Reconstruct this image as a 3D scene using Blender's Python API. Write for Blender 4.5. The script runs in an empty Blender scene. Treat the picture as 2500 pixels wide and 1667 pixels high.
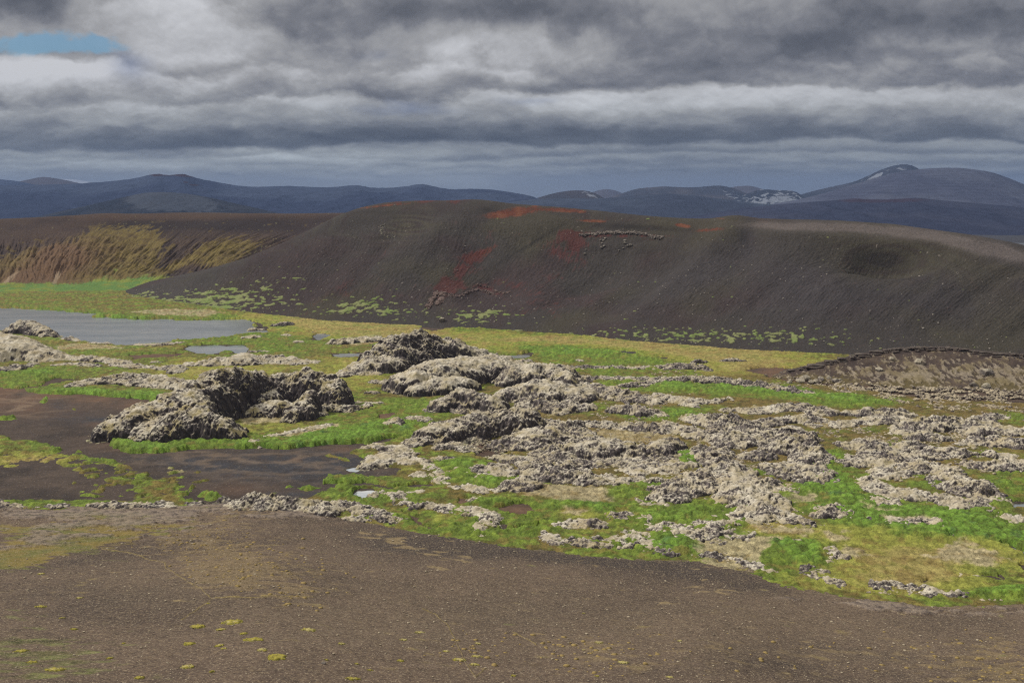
import bpy, math, random, time
import numpy as np
T0 = time.time()
F = np.float32
# ------------------------------------------------------------------ camera
W0, H0, FOC = 2500.0, 1667.0, 2430.6
CAMZ = 60.0
PITCH = math.atan(343.5 / FOC)
CP, SP = math.cos(PITCH), math.sin(PITCH)
scene = bpy.context.scene
cam_d = bpy.data.cameras.new("camera"); cam = bpy.data.objects.new("camera", cam_d)
scene.collection.objects.link(cam); scene.camera = cam
cam_d.sensor_width = 36.0; cam_d.lens = 35.0; cam_d.clip_end = 60000.0; cam_d.clip_start = 0.5
cam.location = (0, 0, CAMZ); cam.rotation_euler = (math.radians(90) - PITCH, 0, 0)
scene.view_settings.view_transform = 'Standard'; scene.view_settings.look = 'None'
scene.view_settings.exposure = 0.45; scene.view_settings.gamma = 1.0
scene.cycles.volume_bounces = 0
scene.cycles.max_bounces = 5; scene.cycles.filter_width = 1.15; scene.cycles.use_denoising = False

def ray(u, v):
    """pixel -> (a, t): x = a*y, z = CAMZ + t*y"""
    xn = (np.asarray(u, float) - W0 / 2) / FOC; yn = (H0 / 2 - np.asarray(v, float)) / FOC
    dy = CP + yn * SP; dz = -SP + yn * CP
    return xn / dy, dz / dy
def proj(x, y, z):
    fd = y * CP - (z - CAMZ) * SP; up = y * SP + (z - CAMZ) * CP
    return W0 / 2 + FOC * x / fd, H0 / 2 - FOC * up / fd
def gp(u, v, z=0.0):
    a, t = ray(u, v); y = (z - CAMZ) / t
    return a * y, y
TILES = {0: (0, 0, 1.0), 1: (0, 380, 1.8816), 2: (1250, 380, 1.8816), 3: (0, 740, 2.6133), 4: (800, 780, 2.6133),
         5: (1600, 800, 2.3056), 6: (0, 1180, 1.8816), 7: (1250, 1180, 1.8816), 8: (1300, 520, 3.92), 9: (800, 470, 3.92)}
def tp(tile, X, Y):
    x0, y0, s = TILES[tile]
    return x0 + np.asarray(X, float) / s, y0 + np.asarray(Y, float) / s

def lin(c):
    c = np.asarray(c, float) / 255.0
    return np.where(c <= 0.04045, c / 12.92, ((c + 0.055) / 1.055) ** 2.4)
KA = 0.86
def C(r, g, b, k=1.0):
    return (lin((r, g, b)) * KA * k).astype(F)

# ------------------------------------------------------------------ world
SUN_DIR = np.array([-0.72, 0.12, 0.70]); SUN_DIR /= np.linalg.norm(SUN_DIR)
SUN_EL = math.asin(SUN_DIR[2]); SUN_AZ = math.atan2(SUN_DIR[0], SUN_DIR[1])
world = bpy.data.worlds.new("World"); scene.world = world; world.use_nodes = True
wn = world.node_tree; wn.nodes.clear()
class E:
    tree = wn
    def __init__(s, k): s.k = k
    def _b(s, o, op):
        n = E.tree.nodes.new('ShaderNodeMath'); n.operation = op
        for i, q in enumerate((s, o)):
            if q is None: continue
            if isinstance(q, E): E.tree.links.new(q.k, n.inputs[i])
            else: n.inputs[i].default_value = float(q)
        return E(n.outputs[0])
    def __add__(s, o): return s._b(o, 'ADD')
    def __radd__(s, o): return s._b(o, 'ADD')
    def __sub__(s, o): return s._b(o, 'SUBTRACT')
    def __mul__(s, o): return s._b(o, 'MULTIPLY')
    def __rmul__(s, o): return s._b(o, 'MULTIPLY')
    def __truediv__(s, o): return s._b(o, 'DIVIDE')
    def mx(s, o): return s._b(o, 'MAXIMUM')
    def mn(s, o): return s._b(o, 'MINIMUM')
    def ab(s): return s._b(None, 'ABSOLUTE')
    def exp(s): return s._b(None, 'EXPONENT')
    def pw(s, o): return s._b(o, 'POWER')
def vec(x, y, z=0.0):
    n = E.tree.nodes.new('ShaderNodeCombineXYZ')
    for i, q in enumerate((x, y, z)):
        if isinstance(q, E): E.tree.links.new(q.k, n.inputs[i])
        else: n.inputs[i].default_value = float(q)
    return n.outputs[0]
def noise(v, scale, detail=5, rough=0.5, dist=0.0, typ=None):
    n = E.tree.nodes.new('ShaderNodeTexNoise'); n.inputs['Scale'].default_value = scale
    n.inputs['Detail'].default_value = detail; n.inputs['Roughness'].default_value = rough; n.inputs['Distortion'].default_value = dist
    if typ: n.noise_type = typ
    E.tree.links.new(v, n.inputs['Vector']); return E(n.outputs['Fac'])
def sstep(x, a, b):
    n = E.tree.nodes.new('ShaderNodeMapRange'); n.interpolation_type = 'SMOOTHSTEP'
    n.inputs[1].default_value = a; n.inputs[2].default_value = b
    E.tree.links.new(x.k, n.inputs[0]); return E(n.outputs[0])
def ramp(x, stops):
    n = E.tree.nodes.new('ShaderNodeValToRGB'); E.tree.links.new(x.k, n.inputs[0])
    cr = n.color_ramp
    while len(cr.elements) < len(stops): cr.elements.new(0.5)
    for e, (p, c) in zip(cr.elements, stops):
        e.position = p; e.color = (*[float(q) for q in c], 1)
    return n.outputs[0]
def mixc(f, a, b, typ='MIX'):
    n = E.tree.nodes.new('ShaderNodeMix'); n.data_type = 'RGBA'; n.blend_type = typ
    for i, q in ((0, f), (6, a), (7, b)):
        if isinstance(q, E): E.tree.links.new(q.k, n.inputs[i])
        elif isinstance(q, (int, float)): n.inputs[i].default_value = q
        elif isinstance(q, (tuple, list, np.ndarray)): n.inputs[i].default_value = (*[float(z) for z in q], 1)
        else: E.tree.links.new(q, n.inputs[i])
    return n.outputs[2]

def build_sky():
    tc = wn.nodes.new('ShaderNodeTexCoord'); sx = wn.nodes.new('ShaderNodeSeparateXYZ')
    wn.links.new(tc.outputs['Generated'], sx.inputs[0])
    x, y, z = (E(sx.outputs[i]) for i in range(3))
    yy = y.ab().mx(0.12)
    a = x / yy; t = z / yy
    wv = vec(a * 1.0, t * 2.2, y * 0.3)
    n_w1 = noise(wv, 5.0, 5, 0.55) - 0.5
    n_w2 = noise(vec(a + 7.3, t * 2.2, 1.7), 5.0, 5, 0.55) - 0.5
    aw = a + n_w1 * 0.16; tw = t + n_w2 * 0.07
    def gz(items):
        tot = None
        for (u, v, su, sv, am) in items:
            ga, gt = ray(u, v)
            p = (aw - float(ga)) * (FOC / su); q = (tw - float(gt)) * (FOC / sv)
            g = ((p * p + q * q) * -0.5).exp() * am
            tot = g if tot is None else tot + g
        return tot
    G = gz([(480, 5, 150, 40, .42), (470, 120, 120, 45, .20), (560, 160, 130, 36, .22), (1200, 165, 110, 48, .46), (1140, 120, 60, 25, .2), (60, 182, 150, 30, .44), (190, 200, 60, 30, .2), (370, 265, 60, 20, .2), (250, 300, 160, 22, .12), (300, 240, 150, 40, .14),
            (610, 250, 160, 20, .24), (900, 165, 90, 22, .2), (760, 270, 130, 16, .1), (1420, 262, 130, 20, .36), (1760, 235, 200, 26, .28), (2030, 215, 130, 25, .12), (2250, 235, 160, 26, .08), (250, 408, 230, 14, .26),
            (700, 382, 200, 9, .34), (880, 420, 200, 14, .26), (1080, 440, 60, 14, .2), (2200, 350, 220, 16, .14), (1560, 40, 60, 60, .06), (1500, 60, 80, 40, .12), (60, 375, 60, 10, .12),
            (80, 30, 130, 34, -.36), (200, 50, 80, 20, -.15), (740, 118, 190, 22, -.30), (1000, 60, 160, 40, -.14), (1380, 20, 180, 40, -.16), (1330, 208, 190, 14, -.26), (1600, 200, 120, 20, -.1), (1760, 150, 260, 26, -.34), (2250, 40, 300, 60, -.34), (2000, 100, 200, 30, -.14),
            (2480, 185, 90, 24, -.22), (2200, 200, 80, 16, -.1), (560, 340, 420, 16, -.36), (300, 372, 200, 10, -.16), (1050, 330, 300, 14, -.30), (1450, 330, 300, 12, -.22), (980, 242, 110, 16, -.26), (2150, 365, 120, 8, -.14), (1650, 370, 500, 16, -.10), (820, 435, 200, 8, -.1)])
    tp_ = (t.mx(-0.02) + 0.055); lg = E.tree.nodes.new('ShaderNodeMath'); lg.operation = 'LOGARITHM'; lg.inputs[1].default_value = math.e
    wn.links.new(tp_.k, lg.inputs[0]); ly = E(lg.outputs[0]) * 1.25
    lx = a * 3.6
    wob = noise(vec(lx, ly, 5.5), 1.3, 3, 0.5) - 0.5; lx = lx * 1.35
    def dens(dy, sc, det, z0, rough=0.56):
        return noise(vec(lx + wob * 0.5, ly + dy + wob * 0.25, z0), sc, det, rough, 0.08)
    e0 = dens(0.0, 4.0, 6, 4.1, .52); e1 = dens(0.05, 4.0, 4, 4.1, .52)
    f0 = dens(0.0, 11.0, 6, 8.1, .6); f1 = dens(0.02, 11.0, 3, 8.1, .6)
    c2 = e0; c3 = f0
    def curve(pts):
        n = wn.nodes.new('ShaderNodeFloatCurve'); c = n.mapping.curves[0]; n.mapping.extend = 'HORIZONTAL'
        P = [((float(ray(u_, v_)[0]) + .6) / 1.2, float(ray(u_, v_)[1]) / .25) for u_, v_ in pts]
        while len(c.points) < len(P): c.points.new(.5, .5)
        for q, p in zip(c.points, P): q.location = p
        n.mapping.update(); wn.links.new(((a + .6) / 1.2).k, n.inputs['Value']); return E(n.outputs[0]) * .25
    # banks of cloud from the far ones low over the horizon to the near ones above: flat dark base, puffy bright top
    banks = [  # base line, height of the bank, shade at base and top, puff size, softness
        ([(0, 425), (600, 432), (1200, 436), (1800, 430), (2500, 440)], .012, .36, .58, .006, .003),
        ([(0, 405), (500, 402), (900, 418), (1500, 408), (2500, 405)], .011, .38, .66, .007, .003),
        ([(0, 392), (300, 395), (700, 384), (1100, 396), (1500, 380), (2500, 384)], .010, .34, .60, .006, .003),
        ([(0, 378), (450, 376), (760, 364), (1150, 352), (1500, 362), (2000, 350), (2500, 360)], .050, .14, .66, .008, .004),
        ([(0, 330), (400, 312), (800, 318), (1200, 302), (1500, 318), (2000, 300), (2500, 318)], .030, .40, .72, .018, .007),
        ([(0, 282), (300, 262), (560, 262), (860, 238), (1000, 256), (1280, 236), (1650, 216), (2100, 226), (2500, 205)], .040, .26, .74, .016, .006),
        ([(0, 150), (200, 160), (450, 205), (700, 178), (900, 190), (1150, 172), (1400, 196), (1700, 182), (2100, 160), (2500, 150)], .030, .36, .70, .020, .007),
        ([(0, 84), (150, 74), (270, 30), (380, 8), (480, 30), (600, 92), (700, 122), (860, 110), (1100, 84), (1400, 112), (1600, 172), (1850, 166), (2100, 130), (2500, 118)], .085, .13, .64, .024, .020)]
    B = (f0 - 0.5) * 0.1 + 0.46
    for i, (pts, hh, lo, hi, pf, sf) in enumerate(banks):
        pe = noise(vec(lx * 1.0, ly, 11.0 + i * 3.7), 3.2, 6, 0.55, 0.1) - 0.5
        q = t - curve(pts) + pe * (pf * 2.6)
        pin = noise(vec(lx + pe * .4, ly * 1.2, 40.0 + i * 5.1), 3.6, 6, 0.52, 0.1) - 0.5
        val = sstep(q + pin * (hh * 1.3), -0.1 * hh, hh) * (hi - lo) + (lo + 0.0) + (f0 - f1) * .20 + (e0 - e1) * .45
        B = B + (val - B) * sstep(q + (e0 - .5) * (sf * 1.6), 0.0, sf * 1.5)
    B = (B - 0.46) * 0.86 + 0.46 + G * 0.46 + 0.065 - sstep(t, 0.10, 0.02) * sstep(a, -0.15, 0.25) * 0.13
    col = ramp(B, [(0.0, lin((72, 74, 80))), (0.25, lin((95, 97, 103))), (0.45, lin((122, 123, 128))), (0.68, lin((160, 160, 161))), (0.95, lin((206, 207, 210)))])
    # air near the horizon is a little greener and bluer
    hz = sstep(t, 0.13, 0.02)
    col = mixc(hz * 0.6, col, mixc(1.0, col, (0.90, 1.03, 1.02), 'MULTIPLY'))
    sky = wn.nodes.new('ShaderNodeTexSky'); sky.sky_type = 'NISHITA'; sky.sun_disc = False
    sky.sun_elevation = SUN_EL; sky.sun_rotation = SUN_AZ
    hole = gz([(150, 112, 120, 20, 1.0), (20, 125, 70, 22, .9), (225, 130, 40, 30, .35), (240, 100, 40, 14, .3)])
    holem = sstep(hole * 0.9 + ((c3 - 0.5) * 1.5 + (c2 - 0.5) * 1.9) * sstep(hole, 0.0, 0.3), 0.20, 0.95)
    blue = mixc(1.0, sky.outputs[0], (0.046, 0.066, 0.078), 'MULTIPLY')
    thin = gz([(300, 170, 60, 45, .5), (980, 265, 120, 14, .45), (930, 130, 60, 20, .3), (1280, 245, 70, 12, .4), (130, 230, 130, 30, .15)])
    col = mixc(sstep(thin + (c2 - .5) * .5, 0.1, 0.8) * 0.6, col, lin((104, 122, 160)))
    col = mixc(holem * 0.85, col, blue)
    up = sstep(z, 0.24, 0.72) * SKYTOP + 1.0
    skyk = 0.5 ** 0.45; upc = mixc(1.0, mixc(sstep(z, 0.22, 0.5), col, (0.36, 0.345, 0.32)), vec(up * skyk, up * skyk, up * skyk), 'MULTIPLY')
    bg = wn.nodes.new('ShaderNodeBackground'); wn.links.new(upc, bg.inputs[0]); bg.inputs[1].default_value = 1.0
    bg2 = wn.nodes.new('ShaderNodeBackground'); wn.links.new(sky.outputs[0], bg2.inputs[0]); bg2.inputs[1].default_value = 0.0
    out = wn.nodes.new('ShaderNodeOutputWorld'); wn.links.new(bg.outputs[0], out.inputs[0])
    wn.nodes.remove(bg2)
SKYTOP = 1.0
build_sky()
world.cycles.sampling_method = 'MANUAL'; world.cycles.sample_map_resolution = 1024

sl = bpy.data.lights.new("sun", 'SUN'); so = bpy.data.objects.new("sun", sl); scene.collection.objects.link(so)
sl.energy = 2.3; sl.angle = math.radians(5); sl.color = (1.0, 0.93, 0.83)
so.rotation_euler = (math.pi / 2 - SUN_EL, 0, math.atan2(SUN_DIR[1], SUN_DIR[0]) + math.pi / 2)
so.location = (0, 0, 300)

# ------------------------------------------------------------------ noise (numpy)
_rng = np.random.default_rng(7)
_N = 512
_ang = _rng.random((_N, _N)) * 2 * math.pi
_GX, _GY = np.cos(_ang).astype(F), np.sin(_ang).astype(F)
_R = _rng.random((4, _N, _N)).astype(F)
def perlin(x, y, s=0):
    x = x + s * 37.17; y = y + s * 91.31
    xi = np.floor(x); yi = np.floor(y); fx = (x - xi).astype(F); fy = (y - yi).astype(F)
    xi = xi.astype(np.int32) & (_N - 1); yi = yi.astype(np.int32) & (_N - 1)
    x1 = (xi + 1) & (_N - 1); y1 = (yi + 1) & (_N - 1)
    ux = fx * fx * fx * (fx * (fx * 6 - 15) + 10); uy = fy * fy * fy * (fy * (fy * 6 - 15) + 10)
    n00 = _GX[xi, yi] * fx + _GY[xi, yi] * fy; n10 = _GX[x1, yi] * (fx - 1) + _GY[x1, yi] * fy
    n01 = _GX[xi, y1] * fx + _GY[xi, y1] * (fy - 1); n11 = _GX[x1, y1] * (fx - 1) + _GY[x1, y1] * (fy - 1)
    a = n00 + (n10 - n00) * ux; b = n01 + (n11 - n01) * ux
    return (a + (b - a) * uy) * 1.4
def fbm(x, y, scale, octv=4, s=0, rough=0.5):
    x = x / scale; y = y / scale; t = 0; am = 1.0; tot = 0
    for i in range(octv):
        t = t + am * perlin(x, y, s + i * 3); tot += am; am *= rough
        x, y = x * 1.6 + y * 1.2 + 3.1, -x * 1.2 + y * 1.6 + 1.7
    return t / tot ** 0.8
def ridged(x, y, scale, octv=4, s=0):
    x = x / scale; y = y / scale; t = 0; am = 1.0; tot = 0
    for i in range(octv):
        t = t + am * (1 - 2 * np.abs(perlin(x, y, s + i * 3))); tot += am; am *= 0.5
        x, y = x * 1.6 + y * 1.2 + 3.1, -x * 1.2 + y * 1.6 + 1.7
    return t / tot
def worley(x, y, cell, s=0):
    x = x / cell + s * 17.7; y = y / cell + s * 5.3
    xi = np.floor(x); yi = np.floor(y); fx = (x - xi).astype(F); fy = (y - yi).astype(F)
    xi = xi.astype(np.int32); yi = yi.astype(np.int32)
    f1 = np.full(fx.shape, 9.0, F); f2 = f1.copy(); idr = np.zeros(fx.shape, F)
    for dx in (-1, 0, 1):
        for dy in (-1, 0, 1):
            cx = (xi + dx) & (_N - 1); cy = (yi + dy) & (_N - 1)
            d = (dx + _R[0, cx, cy] - fx) ** 2 + (dy + _R[1, cx, cy] - fy) ** 2
            m = d < f1
            f2 = np.where(m, f1, np.minimum(f2, d)); idr = np.where(m, _R[2, cx, cy], idr); f1 = np.where(m, d, f1)
    return np.sqrt(f1), np.sqrt(f2), idr
def worley3(x, y, z, cell, s=0):
    x = x / cell + s * 17.7; y = y / cell + s * 5.3; z = z / cell
    xi = np.floor(x); yi = np.floor(y); zi = np.floor(z); fx = (x - xi).astype(F); fy = (y - yi).astype(F); fz = (z - zi).astype(F)
    xi = xi.astype(np.int32); yi = yi.astype(np.int32); zi = zi.astype(np.int32)
    f1 = np.full(fx.shape, 9.0, F); f2 = f1.copy(); idr = np.zeros(fx.shape, F)
    for dz in (-1, 0, 1):
        ox = (zi + dz) * 73; oy = (zi + dz) * 179
        for dx in (-1, 0, 1):
            for dy in (-1, 0, 1):
                cx = (xi + dx + ox) & (_N - 1); cy = (yi + dy + oy) & (_N - 1)
                d = (dx + _R[0, cx, cy] - fx) ** 2 + (dy + _R[1, cx, cy] - fy) ** 2 + (dz + _R[3, cx, cy] - fz) ** 2
                m = d < f1
                f2 = np.where(m, f1, np.minimum(f2, d)); idr = np.where(m, _R[2, cx, cy], idr); f1 = np.where(m, d, f1)
    return np.sqrt(f1), np.sqrt(f2), idr
def sm(x, a, b):
    t = np.clip((x - a) / (b - a), 0, 1); return (t * t * (3 - 2 * t)).astype(F)
def mix(a, b, f):
    return a + (b - a) * np.asarray(f)[..., None]
def softmin(a, b, k): return -k * np.logaddexp(-a / k, -b / k)

def sdf_poly(px, py, pts, margin=14.0):
    """signed distance, positive inside; -margin far outside"""
    P = np.asarray(pts, float); out = np.full(px.shape, -margin, F)
    m = (px > P[:, 0].min() - margin) & (px < P[:, 0].max() + margin) & (py > P[:, 1].min() - margin) & (py < P[:, 1].max() + margin)
    if not m.any(): return out
    x = px[m]; y = py[m]; d = np.full(x.shape, 1e9); ins = np.zeros(x.shape, bool)
    n = len(P)
    for i in range(n):
        ax, ay = P[i]; bx, by = P[(i + 1) % n]; ex, ey = bx - ax, by - ay
        t = np.clip(((x - ax) * ex + (y - ay) * ey) / (ex * ex + ey * ey + 1e-9), 0, 1)
        d = np.minimum(d, (x - ax - t * ex) ** 2 + (y - ay - t * ey) ** 2)
        c = (ay > y) != (by > y)
        ins ^= c & (x < (bx - ax) * (y - ay) / (by - ay + 1e-12) + ax)
    d = np.sqrt(d); out[m] = np.clip(np.where(ins, d, -d), -margin, 60); return out
def wpoly(tile, pts, z=0.0):
    P = np.asarray(pts, float); u, v = tp(tile, P[:, 0], P[:, 1]); x, y = gp(u, v, z)
    return np.stack([x, y], 1)
def pxblob(u, v, items):
    """sum of soft ellipses in traced coordinates: (tile,X,Y,rx,ry,angle,amp)"""
    t = np.zeros(u.shape, F)
    for (tile, X, Y, rx, ry, ang, am) in items:
        cu, cv = tp(tile, X, Y); s = TILES[tile][2]; rx_ = rx / s; ry_ = ry / s
        c, sn = math.cos(math.radians(ang)), math.sin(math.radians(ang))
        du = u - cu; dv = v - cv
        p = (du * c + dv * sn) / rx_; q = (-du * sn + dv * c) / ry_
        t += am * np.exp(-0.5 * (p * p + q * q)).astype(F)
    return t

# ------------------------------------------------------------------ objects
def tag(o, label=None, cat=None, group=None, kind=None):
    if label: o['label'] = label
    if cat: o['category'] = cat
    if group: o['group'] = group
    if kind: o['kind'] = kind
    return o
def link(name, me, parent=None):
    o = bpy.data.objects.new(name, me); scene.collection.objects.link(o)
    if parent: o.parent = parent
    return o
def mesh_from(name, V, Q, mat, col=None, smooth=True, parent=None, origin=None, nv=4):
    V = np.asarray(V, F).reshape(-1, 3); Q = np.asarray(Q, np.int32).reshape(-1, nv)
    if origin is not None: V = V - np.asarray(origin, F)
    me = bpy.data.meshes.new(name); me.vertices.add(len(V)); me.vertices.foreach_set('co', V.ravel())
    me.loops.add(Q.size); me.loops.foreach_set('vertex_index', Q.ravel())
    me.polygons.add(len(Q)); me.polygons.foreach_set('loop_start', np.arange(0, Q.size, nv, dtype=np.int32))
    me.polygons.foreach_set('use_smooth', np.full(len(Q), smooth))
    if col is not None:
        at = me.color_attributes.new('Col', 'FLOAT_COLOR', 'POINT')
        c4 = np.ones((len(V), 4), F); c4[:, :3] = np.clip(col.reshape(-1, 3), 0, 1); at.data.foreach_set('color', c4.ravel())
    me.update(calc_edges=True); me.materials.append(mat)
    o = link(name, me, parent)
    if origin is not None: o.location = origin
    return o
def grid_quads(nr, nc):
    i = np.arange(nr * nc, dtype=np.int32).reshape(nr, nc)
    return np.stack([i[:-1, :-1], i[:-1, 1:], i[1:, 1:], i[1:, :-1]], -1).reshape(-1, 4)
def compact(V, Q, col, keepq):
    Q = Q[keepq]; used = np.zeros(len(V), bool); used[Q.ravel()] = True
    idx = np.cumsum(used) - 1
    return V[used], idx[Q].astype(np.int32), col[used]

# ------------------------------------------------------------------ materials
def surf_mat(name, rough=0.9, fine=((3.0, 0.25, 6),), bump=0.4, bscale=2.0, bdist=0.3, speck=None, spec=0.2, stretch=None):
    """vertex colour of the thing times fine noise; speck=(scale, threshold, colour, amount)"""
    m = bpy.data.materials.new(name); m.use_nodes = True; nt = m.node_tree; E.tree = nt
    b = nt.nodes['Principled BSDF']; at = nt.nodes.new('ShaderNodeVertexColor'); at.layer_name = 'Col'
    tc = nt.nodes.new('ShaderNodeTexCoord'); v = tc.outputs['Object']
    if stretch:
        mp = nt.nodes.new('ShaderNodeMapping'); mp.inputs['Scale'].default_value = stretch; nt.links.new(v, mp.inputs[0]); v = mp.outputs[0]
    col = at.outputs[0]
    for (sc, am, det) in fine:
        f = (noise(v, sc, det, 0.6) - 0.5) * (2 * am) + 1.0
        col = mixc(1.0, col, vec(f, f, f), 'MULTIPLY')
    if speck:
        for (sc, lo, hi, cc, am) in speck:
            f = sstep(noise(v, sc, 3, 0.7), lo, hi) * am
            col = mixc(f, col, cc)
    nt.links.new(col, b.inputs['Base Color'])
    b.inputs['Roughness'].default_value = rough; b.inputs['Specular IOR Level'].default_value = spec
    bn = nt.nodes.new('ShaderNodeBump'); bn.inputs['Strength'].default_value = bump; bn.inputs['Distance'].default_value = bdist
    nt.links.new(noise(v, bscale, 6, 0.65).k, bn.inputs['Height']); nt.links.new(bn.outputs[0], b.inputs['Normal'])
    return m
M_soil = surf_mat('soil', 0.95, ((0.7, .30, 6), (2.4, .45, 4)), 0.8, 2.2, 0.18, speck=[(2.2, .60, .66, C(150, 138, 122), .45), (1.4, .60, .68, C(38, 34, 33), .4)])
M_grass = surf_mat('grass', 0.9, ((0.8, .55, 6), (2.6, .5, 4)), 1.0, 1.5, 0.6)
M_lava = surf_mat('lava_rock', 0.95, ((1.3, .22, 5), (4.5, .16, 3)), 0.7, 2.2, 0.22)
M_cinder = surf_mat('cinder', 0.95, ((0.12, .2, 6), (0.9, .42, 5)), 0.9, 0.6, 0.9, speck=[(1.3, .63, .68, C(120, 112, 104), .3), (0.5, .60, .7, C(40, 36, 36), .35)])
M_slope = surf_mat('gravel', 0.95, ((0.5, .2, 6), (2.6, .6, 4), (8.0, .4, 3)), 0.8, 4.0, 0.15,
                   speck=[(2.6, .55, .60, C(138, 122, 96), .45), (4.6, .585, .63, C(190, 176, 150), .6), (2.2, .57, .64, C(38, 32, 30), .5)])
M_far = surf_mat('mountain_rock', 1.0, ((0.012, .16, 7), (0.06, .16, 5)), 0.5, 0.03, 12.0, spec=0.0)
M_stone = surf_mat('stone', 0.95, ((3.0, .25, 5),), 0.5, 5.0, 0.1)
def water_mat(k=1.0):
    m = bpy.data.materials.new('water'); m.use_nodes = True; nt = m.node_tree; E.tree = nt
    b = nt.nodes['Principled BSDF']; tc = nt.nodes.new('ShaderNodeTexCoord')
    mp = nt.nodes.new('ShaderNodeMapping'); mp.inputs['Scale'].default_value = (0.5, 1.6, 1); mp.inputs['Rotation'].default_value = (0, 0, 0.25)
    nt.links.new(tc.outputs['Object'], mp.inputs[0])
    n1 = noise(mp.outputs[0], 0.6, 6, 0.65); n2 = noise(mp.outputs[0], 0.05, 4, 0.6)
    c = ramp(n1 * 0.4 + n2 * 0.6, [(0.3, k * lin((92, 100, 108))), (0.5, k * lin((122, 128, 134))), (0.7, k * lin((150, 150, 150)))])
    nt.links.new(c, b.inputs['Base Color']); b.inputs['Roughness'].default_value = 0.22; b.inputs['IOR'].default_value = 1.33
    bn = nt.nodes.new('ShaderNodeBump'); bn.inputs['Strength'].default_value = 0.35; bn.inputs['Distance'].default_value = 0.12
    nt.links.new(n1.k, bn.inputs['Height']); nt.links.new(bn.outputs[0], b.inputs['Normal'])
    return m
M_water = water_mat(); M_puddle = water_mat(2.1)  # puddle colour lightened: reflection of the bright sky put into the base
# ------------------------------------------------------------------ the plain: ground, grass, water
SAND = [wpoly(3, p) for p in (
    [(-600,530),(0,530),(120,545),(180,530),(260,528),(300,500),(340,480),(440,478),(490,480),(520,488),(400,505),(300,535),(140,552),(230,575),(500,580),(860,600),(965,618),(900,670),(770,705),(720,790),(690,860),(720,925),(870,950),(1000,952),(1300,930),(1550,922),(1750,928),(1880,920),(2000,910),(2150,895),(2321,898),(2440,862),(2610,848),(2500,885),(2330,928),(2240,958),(2352,990),(2550,1065),(2545,1115),(2470,1138),(2340,1108),(2090,1100),(2060,1145),(2300,1145),(2510,1165),(2770,1152),(2770,1175),(2500,1182),(2300,1165),(2150,1172),(2080,1200),(2040,1220),(1950,1250),(1700,1240),(1500,1300),(1200,1310),(-600,1310)],
    [(825,332),(960,322),(1180,316),(1130,342),(1000,350),(850,362)],
    [(1560,100),(1660,125),(1720,160),(1700,180),(1600,170),(1640,140)],
    [(1150,300),(1200,268),(1560,262),(1600,290),(1570,328),(1300,330)],
    [(1990,200),(2060,190),(2120,200),(2040,240),(1990,240)],
)] + [wpoly(4, p) for p in (
    [(300,645),(330,600),(420,585),(432,600),(380,650)], [(820,1145),(930,1132),(955,1165),(850,1188)],
    [(1072,1195),(1150,1178),(1300,1183),(1375,1205),(1270,1222),(1285,1247),(1180,1248),(1110,1228)],
    [(1070,1288),(1125,1285),(1155,1318),(1340,1313),(1345,1330),(1220,1352),(1110,1352)],
    [(470,1225),(530,1245),(610,1290),(720,1348),(640,1348),(560,1300)],
    [(1770,188),(1960,205),(1985,225),(1880,222)], [(600,35),(780,28),(785,50),(680,76),(590,60)],
    [(1100,225),(1200,222),(1310,205),(1325,222),(1280,250),(1130,248)], [(2080,230),(2180,240),(2150,260),(2100,250)],
    [(160,1090),(200,1075),(290,1078),(325,1100),(300,1145),(200,1150),(150,1130)],
    [(730,720),(900,745),(1120,770),(1150,860),(1000,880),(820,820)], [(1040,880),(1200,870),(1220,920),(1120,945)],
    [(1600,360),(1700,365),(1700,400),(1620,420)], [(20,212),(290,205),(300,240),(30,245)],
)] + [wpoly(5, p) for p in (
    [(1930,1215),(2075,1248),(2300,1260),(2300,1290),(2075,1275),(1990,1250)], [(2040,1322),(2300,1340),(2300,1372),(2055,1362)],
    [(2000,985),(2300,980),(2300,1015),(2020,1018)], [(1488,1420),(1520,1408),(1555,1424),(1510,1440)], [(1635,1168),(1695,1168),(1682,1192),(1650,1190)],
    [(1780,1368),(1965,1395),(1900,1412)], [(500,240),(600,222),(700,222),(900,240),(1100,300),(1000,330),(760,310),(640,280)],
    [(1000,280),(1500,310),(2300,340),(2300,440),(1500,400),(1100,340)],
)]
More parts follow.
